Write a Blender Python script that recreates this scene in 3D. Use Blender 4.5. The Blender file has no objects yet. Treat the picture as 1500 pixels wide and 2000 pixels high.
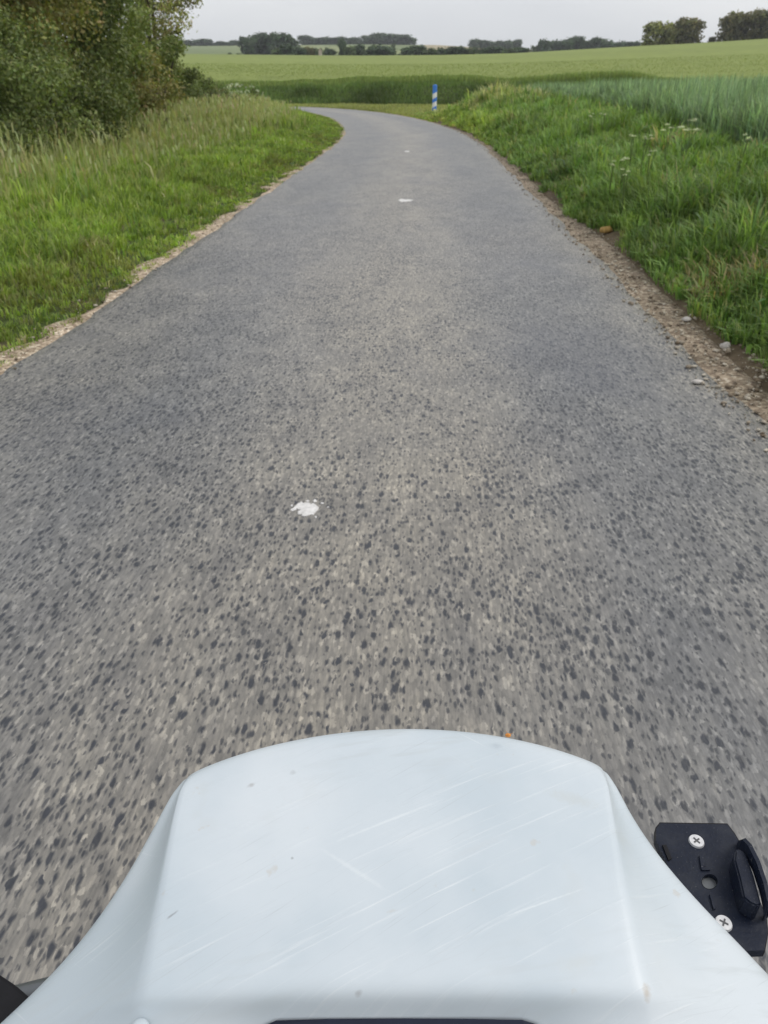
import bpy, bmesh, math, random
import numpy as np
from mathutils import Vector, Matrix

rng = np.random.default_rng(7)
random.seed(7)
R = math.radians
scene = bpy.context.scene
col = scene.collection

# ------------------------------------------------------------------ camera
FPX = 1444.0                     # focal length in photograph pixels (1500 x 2000)
PITCH = R(30.0)
EYE = 1.45
YAW = math.atan(76 / FPX * math.cos(PITCH))
cd = bpy.data.cameras.new('camera')
cam = bpy.data.objects.new('camera', cd)
col.objects.link(cam)
cam.location = (0, 0, EYE)
cam.rotation_euler = (R(90) - PITCH, 0, YAW)
cd.sensor_fit = 'VERTICAL'
cd.sensor_height = 36.0
cd.lens = FPX / 2000 * 36
cd.clip_start = 0.02
cd.clip_end = 6000
cd.dof.use_dof = True
cd.dof.focus_distance = 0.52
cd.dof.aperture_fstop = cd.lens / 1.25     # lens opening of 1.25 mm, as on a phone
scene.camera = cam

# ------------------------------------------------------------------ world: overcast sky
SUN_EL, SUN_AZ = R(50), R(80)              # azimuth clockwise from +Y
w = bpy.data.worlds.new('World')
scene.world = w
w.use_nodes = True
nt = w.node_tree
nt.nodes.clear()
out = nt.nodes.new('ShaderNodeOutputWorld')
bg = nt.nodes.new('ShaderNodeBackground')
sky = nt.nodes.new('ShaderNodeTexSky')
sky.sky_type = 'NISHITA'
sky.sun_disc = False
sky.sun_elevation = SUN_EL
sky.sun_rotation = SUN_AZ
sky.dust_density = 4.0
hs = nt.nodes.new('ShaderNodeHueSaturation')
hs.inputs['Saturation'].default_value = 0.45
tc = nt.nodes.new('ShaderNodeTexCoord')
mp = nt.nodes.new('ShaderNodeMapping')
mp.inputs['Scale'].default_value = (1, 1, 3.5)
nz = nt.nodes.new('ShaderNodeTexNoise')
nz.inputs['Scale'].default_value = 2.2
nz.inputs['Detail'].default_value = 5
nz.inputs['Roughness'].default_value = 0.5
rp = nt.nodes.new('ShaderNodeValToRGB')
rp.color_ramp.elements[0].position = 0.3
rp.color_ramp.elements[0].color = (0.75, 0.775, 0.815, 1)
rp.color_ramp.elements[1].position = 0.72
rp.color_ramp.elements[1].color = (0.94, 0.95, 0.96, 1)
sc10 = nt.nodes.new('ShaderNodeVectorMath')
sc10.operation = 'SCALE'
sc10.inputs['Scale'].default_value = 10.0
mx = nt.nodes.new('ShaderNodeMix')
mx.data_type = 'RGBA'
mx.inputs['Factor'].default_value = 0.86
L = nt.links
L.new(tc.outputs['Generated'], mp.inputs['Vector'])
L.new(mp.outputs['Vector'], nz.inputs['Vector'])
L.new(nz.outputs['Fac'], rp.inputs['Fac'])
L.new(rp.outputs['Color'], sc10.inputs[0])
L.new(sky.outputs['Color'], hs.inputs['Color'])
L.new(hs.outputs['Color'], mx.inputs['A'])
L.new(sc10.outputs['Vector'], mx.inputs['B'])
L.new(mx.outputs['Result'], bg.inputs['Color'])
bg.inputs['Strength'].default_value = 0.10
L.new(bg.outputs['Background'], out.inputs['Surface'])

sl = bpy.data.lights.new('sun', 'SUN')
sl.energy = 1.4
sl.angle = R(25)
sl.color = (1.0, 0.95, 0.88)
so = bpy.data.objects.new('sun', sl)
col.objects.link(so)
sun_dir = Vector((math.sin(SUN_AZ) * math.cos(SUN_EL), math.cos(SUN_AZ) * math.cos(SUN_EL), math.sin(SUN_EL)))
so.rotation_euler = sun_dir.to_track_quat('Z', 'Y').to_euler()
so.location = (0, 0, 30)

scene.view_settings.view_transform = 'Standard'
scene.view_settings.look = 'None'
scene.view_settings.gamma = 1.0
scene.view_settings.exposure = 0.12
scene.view_settings.use_curve_mapping = False
scene.render.engine = 'CYCLES'
scene.cycles.max_bounces = 6
scene.cycles.diffuse_bounces = 3
scene.cycles.transmission_bounces = 3
scene.cycles.transparent_max_bounces = 8

# ------------------------------------------------------------------ photo geometry
def ray(x, y):
    u, v = (x - 750) / FPX, (y - 1000) / FPX
    fy = math.cos(PITCH) - v * math.sin(PITCH)
    fz = -math.sin(PITCH) - v * math.cos(PITCH)
    c, s = math.cos(YAW), math.sin(YAW)
    return np.array([u * c - fy * s, u * s + fy * c, fz])

def on_plane(x, y, z=0.0):
    r = ray(x, y)
    return r * ((z - EYE) / r[2]) + np.array([0, 0, EYE])

def az_el(x, y):
    r = ray(x, y)
    return math.atan2(r[0], r[1]), math.atan2(r[2], math.hypot(r[0], r[1]))

# ------------------------------------------------------------------ helpers
_lat = rng.random((8, 128, 128))
def vnoise(x, y, scale, seed=0):
    x = np.asarray(x, float) / scale + 61.3
    y = np.asarray(y, float) / scale + 17.7
    xi, yi = np.floor(x).astype(int), np.floor(y).astype(int)
    fx, fy = x - xi, y - yi
    fx = fx * fx * (3 - 2 * fx)
    fy = fy * fy * (3 - 2 * fy)
    A = _lat[seed % 8]
    g = lambda a, b: A[a % 128, b % 128]
    return (g(xi, yi) * (1 - fx) + g(xi + 1, yi) * fx) * (1 - fy) + (g(xi, yi + 1) * (1 - fx) + g(xi + 1, yi + 1) * fx) * fy

def sstep(a, b, x):
    t = np.clip((np.asarray(x, float) - a) / (b - a), 0, 1)
    return t * t * (3 - 2 * t)

def lerp(a, b, t):
    return a + (b - a) * t

def mesh_np(name, V, polys, cols=None, smooth=False):
    """V (n,3); polys: list of int arrays (m,k)."""
    me = bpy.data.meshes.new(name)
    V = np.asarray(V, np.float32)
    me.vertices.add(len(V))
    me.vertices.foreach_set('co', V.ravel())
    li = np.concatenate([p.ravel() for p in polys]).astype(np.int32)
    ks = np.concatenate([np.full(len(p), p.shape[1]) for p in polys]).astype(np.int32)
    st = np.concatenate([[0], np.cumsum(ks)[:-1]]).astype(np.int32)
    me.loops.add(len(li))
    me.loops.foreach_set('vertex_index', li)
    me.polygons.add(len(ks))
    me.polygons.foreach_set('loop_start', st)
    if smooth:
        me.polygons.foreach_set('use_smooth', np.ones(len(ks), bool))
    me.update(calc_edges=True)
    if cols is not None:
        at = me.attributes.new('col', 'FLOAT_COLOR', 'POINT')
        c4 = np.ones((len(V), 4), np.float32)
        c4[:, :3] = cols
        at.data.foreach_set('color', c4.ravel())
    return me

def link(name, me, mat=None, parent=None):
    o = bpy.data.objects.new(name, me)
    col.objects.link(o)
    if mat is not None and me is not None:
        if len(me.materials) == 0:
            me.materials.append(mat)
    if parent is not None:
        o.parent = parent
    return o

def tag(o, label=None, cat=None, group=None, kind=None):
    if label: o['label'] = label
    if cat: o['category'] = cat
    if group: o['group'] = group
    if kind: o['kind'] = kind
    return o

def empty(name, loc=(0, 0, 0), rz=0.0):
    o = bpy.data.objects.new(name, None)
    o.empty_display_size = 0.1
    o.location = loc
    o.rotation_euler = (0, 0, rz)
    col.objects.link(o)
    return o

def bm_obj(name, bm, mat, parent=None, smooth=True):
    me = bpy.data.meshes.new(name)
    bmesh.ops.recalc_face_normals(bm, faces=bm.faces)
    bm.to_mesh(me)
    bm.free()
    if smooth:
        me.polygons.foreach_set('use_smooth', np.ones(len(me.polygons), bool))
    return link(name, me, mat, parent)

def tube(pts, rad, n=8):
    """polyline tube -> V, quads (numpy)"""
    pts = [Vector(p) for p in pts]
    V, F = [], []
    for i, p in enumerate(pts):
        t = (pts[min(i + 1, len(pts) - 1)] - pts[max(i - 1, 0)]).normalized()
        a = Vector((0, 0, 1)) if abs(t.z) < 0.9 else Vector((1, 0, 0))
        u = t.cross(a).normalized()
        v = t.cross(u)
        r = rad[i] if hasattr(rad, '__len__') else rad
        for k in range(n):
            q = 2 * math.pi * k / n
            V.append(p + (u * math.cos(q) + v * math.sin(q)) * r)
    for i in range(len(pts) - 1):
        for k in range(n):
            k2 = (k + 1) % n
            F.append((i * n + k, i * n + k2, (i + 1) * n + k2, (i + 1) * n + k))
    return np.array([tuple(v) for v in V]), np.array(F)

def tube_obj(name, pts, rad, mat, parent=None, n=12, cap=True):
    V, F = tube(pts, rad, n)
    polys = [F]
    if cap:
        m = len(pts)
        polys.append(np.array([list(range(n - 1, -1, -1)), [(m - 1) * n + k for k in range(n)]]))
    return link(name, mesh_np(name, V, polys, smooth=True), mat, parent)

# ------------------------------------------------------------------ materials
def new_mat(name):
    m = bpy.data.materials.new(name)
    m.use_nodes = True
    m.node_tree.nodes.clear()
    return m, m.node_tree.nodes, m.node_tree.links

def ramp(N, stops):
    r = N.new('ShaderNodeValToRGB')
    e = r.color_ramp.elements
    while len(e) < len(stops):
        e.new(0.5)
    for k, (p, c) in enumerate(stops):
        e[k].position = p
        e[k].color = (*c, 1) if len(c) == 3 else c
    return r

def mat_plain(name, c, rough=0.5, metal=0.0, bump=0.0, scale=60, var=0.12, spec=0.5):
    m, N, K = new_mat(name)
    o = N.new('ShaderNodeOutputMaterial')
    b = N.new('ShaderNodeBsdfPrincipled')
    tcn = N.new('ShaderNodeTexCoord')
    nn = N.new('ShaderNodeTexNoise')
    nn.inputs['Scale'].default_value = scale
    nn.inputs['Detail'].default_value = 4
    K.new(tcn.outputs['Object'], nn.inputs['Vector'])
    r = ramp(N, [(0.3, tuple(x * (1 - var) for x in c)), (0.7, tuple(min(1, x * (1 + var)) for x in c))])
    K.new(nn.outputs['Fac'], r.inputs['Fac'])
    K.new(r.outputs['Color'], b.inputs['Base Color'])
    b.inputs['Roughness'].default_value = rough
    b.inputs['Metallic'].default_value = metal
    b.inputs['Specular IOR Level'].default_value = spec
    if bump:
        bp = N.new('ShaderNodeBump')
        bp.inputs['Strength'].default_value = bump
        bp.inputs['Distance'].default_value = 0.002
        K.new(nn.outputs['Fac'], bp.inputs['Height'])
        K.new(bp.outputs['Normal'], b.inputs['Normal'])
    K.new(b.outputs['BSDF'], o.inputs['Surface'])
    return m

def mat_leaf(name, trans=0.35, noise=0.0, tcol=(1.15, 1.25, 0.6)):
    """thin foliage coloured by the 'col' attribute"""
    m, N, K = new_mat(name)
    o = N.new('ShaderNodeOutputMaterial')
    a = N.new('ShaderNodeAttribute')
    a.attribute_name = 'col'
    d = N.new('ShaderNodeBsdfPrincipled')
    d.inputs['Roughness'].default_value = 0.55
    d.inputs['Specular IOR Level'].default_value = 0.25
    t = N.new('ShaderNodeBsdfTranslucent')
    ml = N.new('ShaderNodeVectorMath')
    ml.operation = 'MULTIPLY'
    ml.inputs[1].default_value = tcol
    ms = N.new('ShaderNodeMixShader')
    ms.inputs['Fac'].default_value = trans
    K.new(a.outputs['Color'], d.inputs['Base Color'])
    K.new(a.outputs['Color'], ml.inputs[0])
    K.new(ml.outputs['Vector'], t.inputs['Color'])
    K.new(d.outputs['BSDF'], ms.inputs[1])
    K.new(t.outputs['BSDF'], ms.inputs[2])
    K.new(ms.outputs['Shader'], o.inputs['Surface'])
    return m

def mat_ground():
    m, N, K = new_mat('ground_mat')
    o = N.new('ShaderNodeOutputMaterial')
    b = N.new('ShaderNodeBsdfPrincipled')
    b.inputs['Roughness'].default_value = 0.9
    b.inputs['Specular IOR Level'].default_value = 0.15
    a = N.new('ShaderNodeAttribute')
    a.attribute_name = 'col'
    tcn = N.new('ShaderNodeTexCoord')
    n1 = N.new('ShaderNodeTexNoise')
    n1.inputs['Scale'].default_value = 0.35
    n1.inputs['Detail'].default_value = 8
    n1.inputs['Roughness'].default_value = 0.62
    n2 = N.new('ShaderNodeTexNoise')
    n2.inputs['Scale'].default_value = 12
    n2.inputs['Detail'].default_value = 6
    K.new(tcn.outputs['Object'], n1.inputs['Vector'])
    K.new(tcn.outputs['Object'], n2.inputs['Vector'])
    r1 = ramp(N, [(0.3, (0.82, 0.84, 0.80)), (0.7, (1.15, 1.13, 1.1))])
    r2 = ramp(N, [(0.3, (0.8, 0.8, 0.8)), (0.7, (1.2, 1.2, 1.2))])
    K.new(n1.outputs['Fac'], r1.inputs['Fac'])
    K.new(n2.outputs['Fac'], r2.inputs['Fac'])
    m1 = N.new('ShaderNodeVectorMath'); m1.operation = 'MULTIPLY'
    m2 = N.new('ShaderNodeVectorMath'); m2.operation = 'MULTIPLY'
    K.new(a.outputs['Color'], m1.inputs[0])
    K.new(r1.outputs['Color'], m1.inputs[1])
    K.new(m1.outputs['Vector'], m2.inputs[0])
    K.new(r2.outputs['Color'], m2.inputs[1])
    K.new(m2.outputs['Vector'], b.inputs['Base Color'])
    bp = N.new('ShaderNodeBump')
    bp.inputs['Strength'].default_value = 0.5
    bp.inputs['Distance'].default_value = 0.03
    K.new(n2.outputs['Fac'], bp.inputs['Height'])
    K.new(bp.outputs['Normal'], b.inputs['Normal'])
    K.new(b.outputs['BSDF'], o.inputs['Surface'])
    return m

def mat_road():
    m, N, K = new_mat('chip_seal')
    o = N.new('ShaderNodeOutputMaterial')
    b = N.new('ShaderNodeBsdfPrincipled')
    uv = N.new('ShaderNodeAttribute'); uv.attribute_name = 'rc'      # (across, along, 0) in metres
    def mapping(sx, sy, off=0):
        mm = N.new('ShaderNodeMapping')
        mm.inputs['Scale'].default_value = (sx, sy, 1)
        mm.inputs['Location'].default_value = (off, off * 0.7, 0)
        K.new(uv.outputs['Vector'], mm.inputs['Vector'])
        return mm
    def noise(sx, sy, detail, rough=0.55, off=0):
        mm = mapping(sx, sy, off)
        n = N.new('ShaderNodeTexNoise')
        n.inputs['Scale'].default_value = 1
        n.inputs['Detail'].default_value = detail
        n.inputs['Roughness'].default_value = rough
        K.new(mm.outputs['Vector'], n.inputs['Vector'])
        return n
    def math_(op, a, bb, clamp=False):
        q = N.new('ShaderNodeMath'); q.operation = op; q.use_clamp = clamp
        for i, s in enumerate((a, bb)):
            if isinstance(s, (int, float)): q.inputs[i].default_value = s
            else: K.new(s, q.inputs[i])
        return q.outputs[0]
    def mixc(fac, A, B):
        q = N.new('ShaderNodeMix'); q.data_type = 'RGBA'
        if isinstance(fac, (int, float)): q.inputs['Factor'].default_value = fac
        else: K.new(fac, q.inputs['Factor'])
        for nm, s in (('A', A), ('B', B)):
            if isinstance(s, tuple): q.inputs[nm].default_value = (*s, 1)
            else: K.new(s, q.inputs[nm])
        return q.outputs['Result']
    # chips: cells about 13 mm, a little longer along the road
    mv = mapping(110, 40)
    wob = noise(160, 110, 2)
    addv = N.new('ShaderNodeVectorMath'); addv.operation = 'ADD'
    scv = N.new('ShaderNodeVectorMath'); scv.operation = 'SCALE'; scv.inputs['Scale'].default_value = 0.9
    K.new(wob.outputs['Color'], scv.inputs[0])
    K.new(mv.outputs['Vector'], addv.inputs[0]); K.new(scv.outputs['Vector'], addv.inputs[1])
    vo = N.new('ShaderNodeTexVoronoi'); vo.voronoi_dimensions = '2D'; vo.feature = 'F1'; vo.inputs['Scale'].default_value = 1
    K.new(addv.outputs['Vector'], vo.inputs['Vector'])
    sep = N.new('ShaderNodeSeparateColor')
    K.new(vo.outputs['Color'], sep.inputs['Color'])
    chip = ramp(N, [(0.0, (0.146, 0.140, 0.130)), (0.45, (0.180, 0.171, 0.158)), (0.8, (0.216, 0.204, 0.187)), (1.0, (0.305, 0.287, 0.259))])
    K.new(sep.outputs[0], chip.inputs['Fac'])
    # broad wear: pale tan middle, blue-grey wheel tracks, stains
    band = N.new('ShaderNodeSeparateXYZ'); K.new(uv.outputs['Vector'], band.inputs[0])
    bx = math_('MULTIPLY_ADD', band.outputs[0], 1 / 4.2)
    bx.node.inputs[2].default_value = 0.5
    wig = noise(0.5, 0.12, 3)
    bx2 = math_('ADD', bx, math_('MULTIPLY', math_('SUBTRACT', wig.outputs['Fac'], 0.5), 0.22))
    tracks = ramp(N, [(0.0, (0.62,) * 3), (0.10, (0.40,) * 3), (0.27, (0.30,) * 3), (0.36, (0.62,) * 3), (0.5, (0.9,) * 3), (0.62, (0.72,) * 3), (0.74, (0.30,) * 3), (0.88, (0.28,) * 3), (1.0, (0.75,) * 3)])
    K.new(bx2, tracks.inputs['Fac'])
    big = noise(0.9, 0.4, 6, 0.6, 3.1)
    wear = math_('ADD', math_('MULTIPLY', tracks.outputs['Color'], 0.55), math_('MULTIPLY', big.outputs['Fac'], 0.6), True)
    tint = ramp(N, [(0.25, (0.58, 0.65, 0.78)), (0.5, (0.86, 0.89, 0.94)), (0.8, (1.20, 1.17, 1.10))])
    K.new(wear, tint.inputs['Fac'])
    mul = N.new('ShaderNodeVectorMath'); mul.operation = 'MULTIPLY'
    K.new(chip.outputs['Color'], mul.inputs[0]); K.new(tint.outputs['Color'], mul.inputs[1])
    # lost chips: dark bluish pits of uneven shape, in clusters
    def smooth_(v, lo, hi):
        q = N.new('ShaderNodeMapRange'); q.interpolation_type = 'SMOOTHSTEP'
        K.new(v, q.inputs['Value'])
        for nm, val in (('From Min', lo), ('From Max', hi)):
            if isinstance(val, (int, float)): q.inputs[nm].default_value = val
            else: K.new(val, q.inputs[nm])
        return q.outputs['Result']
    clus = noise(1.5, 0.8, 6, 0.65, 9.7)
    clus2 = noise(8, 5, 3, 0.6, 4.2)
    def dots(sx, sy, off, gain, bias):
        mm = mapping(sx, sy, off)
        wv = noise(sx * 1.7, sy * 1.7, 1, 0.5, off + 1)
        sv = N.new('ShaderNodeVectorMath'); sv.operation = 'SCALE'; sv.inputs['Scale'].default_value = 0.7
        K.new(wv.outputs['Color'], sv.inputs[0])
        av = N.new('ShaderNodeVectorMath'); av.operation = 'ADD'
        K.new(mm.outputs['Vector'], av.inputs[0]); K.new(sv.outputs['Vector'], av.inputs[1])
        v_ = N.new('ShaderNodeTexVoronoi'); v_.voronoi_dimensions = '2D'; v_.feature = 'F1'; v_.inputs['Scale'].default_value = 1
        K.new(av.outputs['Vector'], v_.inputs['Vector'])
        c_ = N.new('ShaderNodeSeparateColor'); K.new(v_.outputs['Color'], c_.inputs['Color'])
        am = math_('ADD', math_('MULTIPLY', math_('SUBTRACT', clus.outputs['Fac'], 0.5), gain), bias)
        am = math_('ADD', am, math_('MULTIPLY', math_('SUBTRACT', clus2.outputs['Fac'], 0.5), 1.3))
        am = math_('SUBTRACT', am, math_('MULTIPLY', wear, 0.56))
        kp = math_('LESS_THAN', c_.outputs[1], am)
        rad = math_('MULTIPLY_ADD', c_.outputs[2], 0.42); rad.node.inputs[2].default_value = 0.10
        return math_('MULTIPLY', math_('MULTIPLY', math_('SUBTRACT', rad, v_.outputs['Distance']), 4.5, True), kp)
    p1 = dots(44, 18, 5.3, 3.2, 0.86)
    p2 = dots(78, 30, 11.1, 3.2, 0.98)
    pmax = N.new('ShaderNodeMath'); pmax.operation = 'MAXIMUM'
    K.new(p1, pmax.inputs[0]); K.new(math_('MULTIPLY', p2, 0.8), pmax.inputs[1])
    pit = pmax.outputs[0]
    colr = mixc(math_('MULTIPLY', pit, 0.97), mul.outputs['Vector'], (0.014, 0.018, 0.029))
    # worn streaks along the lane
    sn = noise(80, 9, 3, 0.62, 1.9)
    sr0 = ramp(N, [(0.30, (0.70, 0.70, 0.71)), (0.5, (1, 1, 1)), (0.72, (1.40, 1.37, 1.31))])
    K.new(sn.outputs['Fac'], sr0.inputs['Fac'])
    ms_ = N.new('ShaderNodeVectorMath'); ms_.operation = 'MULTIPLY'
    K.new(colr, ms_.inputs[0]); K.new(sr0.outputs['Color'], ms_.inputs[1])
    colr = ms_.outputs['Vector']
    # bitumen film showing between the chips
    gap = ramp(N, [(0.42, (0, 0, 0)), (0.75, (1, 1, 1))])
    K.new(vo.outputs['Distance'], gap.inputs['Fac'])
    colr = mixc(math_('MULTIPLY', gap.outputs['Color'], 0.22), colr, (0.075, 0.073, 0.072))
    # stains
    st = noise(0.55, 0.42, 4, 0.5, 21.0)
    sr = ramp(N, [(0.58, (0, 0, 0)), (0.72, (1, 1, 1))])
    K.new(st.outputs['Fac'], sr.inputs['Fac'])
    colr = mixc(math_('MULTIPLY', sr.outputs['Color'], 0.4), colr, (0.070, 0.078, 0.105))
    blot = ramp(N, [(0.30, (0.74, 0.75, 0.78)), (0.5, (0.97, 0.97, 0.97)), (0.7, (1.14, 1.13, 1.10))])
    bl = noise(5.5, 2.6, 4, 0.6, 33.0)
    K.new(bl.outputs['Fac'], blot.inputs['Fac'])
    mb_ = N.new('ShaderNodeVectorMath'); mb_.operation = 'MULTIPLY'
    K.new(colr, mb_.inputs[0]); K.new(blot.outputs['Color'], mb_.inputs[1])
    colr = mb_.outputs['Vector']
    K.new(colr, b.inputs['Base Color'])
    b.inputs['Roughness'].default_value = 0.45
    b.inputs['Specular IOR Level'].default_value = 0.75
    hgt = math_('SUBTRACT', math_('MULTIPLY', math_('SUBTRACT', 1.0, vo.outputs['Distance']), 0.5), pit)
    bp = N.new('ShaderNodeBump'); bp.inputs['Strength'].default_value = 0.35; bp.inputs['Distance'].default_value = 0.005
    K.new(hgt, bp.inputs['Height'])
    K.new(bp.outputs['Normal'], b.inputs['Normal'])
    K.new(b.outputs['BSDF'], o.inputs['Surface'])
    return m

def mat_gravel(name='chalky_gravel', gain=1.0):
    m, N, K = new_mat(name)
    o = N.new('ShaderNodeOutputMaterial')
    b = N.new('ShaderNodeBsdfPrincipled')
    b.inputs['Roughness'].default_value = 0.95
    tcn = N.new('ShaderNodeTexCoord')
    v = N.new('ShaderNodeTexVoronoi'); v.inputs['Scale'].default_value = 46
    K.new(tcn.outputs['Object'], v.inputs['Vector'])
    s = N.new('ShaderNodeSeparateColor'); K.new(v.outputs['Color'], s.inputs['Color'])
    r = ramp(N, [(0.0, (0.14, 0.105, 0.075)), (0.5, (0.25, 0.20, 0.15)), (0.85, (0.36, 0.30, 0.23)), (1.0, (0.52, 0.47, 0.39))])
    K.new(s.outputs[0], r.inputs['Fac'])
    n = N.new('ShaderNodeTexNoise'); n.inputs['Scale'].default_value = 3; n.inputs['Detail'].default_value = 5
    K.new(tcn.outputs['Object'], n.inputs['Vector'])
    r2 = ramp(N, [(0.35, tuple(gain * q for q in (0.7, 0.68, 0.62))), (0.7, tuple(gain * q for q in (1.15, 1.12, 1.08)))])
    K.new(n.outputs['Fac'], r2.inputs['Fac'])
    mu = N.new('ShaderNodeVectorMath'); mu.operation = 'MULTIPLY'
    K.new(r.outputs['Color'], mu.inputs[0]); K.new(r2.outputs['Color'], mu.inputs[1])
    K.new(mu.outputs['Vector'], b.inputs['Base Color'])
    bp = N.new('ShaderNodeBump'); bp.inputs['Strength'].default_value = 0.8; bp.inputs['Distance'].default_value = 0.01
    bp.invert = True
    K.new(v.outputs['Distance'], bp.inputs['Height']); K.new(bp.outputs['Normal'], b.inputs['Normal'])
    K.new(b.outputs['BSDF'], o.inputs['Surface'])
    return m

COWL_MARKS = [
    (337, 1786, 1.035, 0.0042, 0.0009, R(42), (0.26, 0.28, 0.30), 0.8),
    (490, 1533, 1.043, 0.0032, 0.0018, R(30), (0.36, 0.36, 0.36), 0.6),
    (572, 1510, 1.044, 0.0028, 0.0024, R(10), (0.42, 0.45, 0.47), 0.5),
    (1266, 1932, 1.030, 0.0030, 0.0048, R(-10), (0.46, 0.42, 0.37), 0.75),
    (1120, 1560, 1.041, 0.0200, 0.0060, R(-12), (0.50, 0.53, 0.53), 0.45),
    (930, 1650, 1.045, 0.0240, 0.0028, R(28), (0.52, 0.56, 0.59), 0.4),
    (700, 1930, 1.035, 0.0024, 0.0014, R(20), (0.34, 0.35, 0.36), 0.6),
    (1130, 1870, 1.038, 0.0150, 0.0060, R(15), (0.52, 0.55, 0.55), 0.35),
    (690, 1690, 1.045, 0.0300, 0.0018, R(-30), (0.70, 0.74, 0.76), 0.35),
    (1060, 1755, 1.042, 0.0330, 0.0008, R(22), (0.72, 0.76, 0.78), 0.45),
    (760, 1600, 1.045, 0.0450, 0.0012, R(26), (0.72, 0.76, 0.78), 0.4),
    (570, 1670, 1.044, 0.0012, 0.0012, 0.0, (0.25, 0.26, 0.27), 0.6),
]
def mat_cowl():
    m, N, K = new_mat('scuffed_white_plastic')
    o = N.new('ShaderNodeOutputMaterial')
    b = N.new('ShaderNodeBsdfPrincipled')
    tcn = N.new('ShaderNodeTexCoord')
    def streak(angle, sx, sy, lo, hi, off):
        mm = N.new('ShaderNodeMapping')
        mm.vector_type = 'TEXTURE'
        mm.inputs['Rotation'].default_value = (0, 0, angle)
        mm.inputs['Scale'].default_value = (sx, sy, 1)
        mm.inputs['Location'].default_value = (off, off, 0)
        K.new(tcn.outputs['Object'], mm.inputs['Vector'])
        n = N.new('ShaderNodeTexNoise'); n.inputs['Scale'].default_value = 1; n.inputs['Detail'].default_value = 3
        K.new(mm.outputs['Vector'], n.inputs['Vector'])
        r = ramp(N, [(lo, (0, 0, 0)), (hi, (1, 1, 1))])
        K.new(n.outputs['Fac'], r.inputs['Fac'])
        return r.outputs['Color']
    def mixc(fac, A, B):
        q = N.new('ShaderNodeMix'); q.data_type = 'RGBA'
        K.new(fac, q.inputs['Factor'])
        for nm, s in (('A', A), ('B', B)):
            if isinstance(s, tuple): q.inputs[nm].default_value = (*s, 1)
            else: K.new(s, q.inputs[nm])
        return q.outputs['Result']
    def mul(a, f):
        q = N.new('ShaderNodeMath'); q.operation = 'MULTIPLY'
        K.new(a, q.inputs[0])
        if isinstance(f, float): q.inputs[1].default_value = f
        else: K.new(f, q.inputs[1])
        return q.outputs[0]
    def blob(scale, lo, hi, detail=4, off=0):
        mm = N.new('ShaderNodeMapping'); mm.inputs['Location'].default_value = (off, off * 1.7, 0)
        K.new(tcn.outputs['Object'], mm.inputs['Vector'])
        n = N.new('ShaderNodeTexNoise'); n.inputs['Scale'].default_value = scale; n.inputs['Detail'].default_value = detail
        K.new(mm.outputs['Vector'], n.inputs['Vector'])
        r = ramp(N, [(lo, (0, 0, 0)), (hi, (1, 1, 1))])
        K.new(n.outputs['Fac'], r.inputs['Fac'])
        return r.outputs['Color']
    base = mixc(blob(7, 0.38, 0.64, 5), (0.49, 0.555, 0.605), (0.595, 0.643, 0.683))
    where = blob(7, 0.40, 0.62, 2, 0.31)
    s1 = streak(R(28), 0.10, 0.0026, 0.58, 0.70, 0.013)
    c = mixc(mul(mul(s1, where), 0.5), base, (0.73, 0.76, 0.78))
    s2 = streak(R(22), 0.07, 0.0011, 0.62, 0.69, 0.37)
    c = mixc(mul(mul(s2, where), 0.35), c, (0.50, 0.54, 0.57))
    s3 = streak(R(-33), 0.12, 0.0022, 0.66, 0.72, 0.77)
    c = mixc(mul(mul(s3, blob(8, 0.5, 0.65, 2, 0.9)), 0.6), c, (0.70, 0.74, 0.77))
    s4 = streak(R(14), 0.045, 0.0055, 0.50, 0.66, 1.71)
    c = mixc(mul(mul(s4, blob(5, 0.48, 0.6, 2, 2.7)), 0.4), c, (0.47, 0.51, 0.53))
    s5 = streak(R(35), 0.06, 0.0009, 0.62, 0.70, 2.2)
    c = mixc(mul(mul(s5, blob(9, 0.45, 0.6, 2, 3.3)), 0.5), c, (0.42, 0.46, 0.49))
    grime = blob(38, 0.58, 0.74, 6, 0.55)
    c = mixc(mul(mul(grime, blob(6, 0.45, 0.62, 2, 1.3)), 0.35), c, (0.50, 0.53, 0.53))
    tan_ = blob(60, 0.71, 0.76, 3, 2.1)
    c = mixc(mul(tan_, 0.35), c, (0.48, 0.43, 0.36))
    # single marks: (place, radius, stretch, colour, strength)
    for (px_, py_, z_, rx_, ry_, rot, cc_, st_) in COWL_MARKS:
        c0 = on_plane(px_, py_, z_)
        mm = N.new('ShaderNodeMapping'); mm.vector_type = 'TEXTURE'
        mm.inputs['Location'].default_value = tuple(c0)
        mm.inputs['Rotation'].default_value = (0, 0, rot)
        mm.inputs['Scale'].default_value = (rx_, ry_, 0.02)
        K.new(tcn.outputs['Object'], mm.inputs['Vector'])
        ln_ = N.new('ShaderNodeVectorMath'); ln_.operation = 'LENGTH'
        K.new(mm.outputs['Vector'], ln_.inputs[0])
        nn_ = N.new('ShaderNodeTexNoise'); nn_.inputs['Scale'].default_value = 380
        K.new(tcn.outputs['Object'], nn_.inputs['Vector'])
        sm = N.new('ShaderNodeMath'); sm.operation = 'ADD'
        K.new(ln_.outputs['Value'], sm.inputs[0]); K.new(nn_.outputs['Fac'], sm.inputs[1])
        rr0 = ramp(N, [(0.5, (1, 1, 1)), (1.0, (0, 0, 0))])
        hf = N.new('ShaderNodeMath'); hf.operation = 'MULTIPLY'; hf.inputs[1].default_value = 0.66
        K.new(sm.outputs[0], hf.inputs[0]); K.new(hf.outputs[0], rr0.inputs['Fac'])
        c = mixc(mul(rr0.outputs['Color'], st_), c, cc_)
    K.new(c, b.inputs['Base Color'])
    b.inputs['Roughness'].default_value = 0.38
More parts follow.
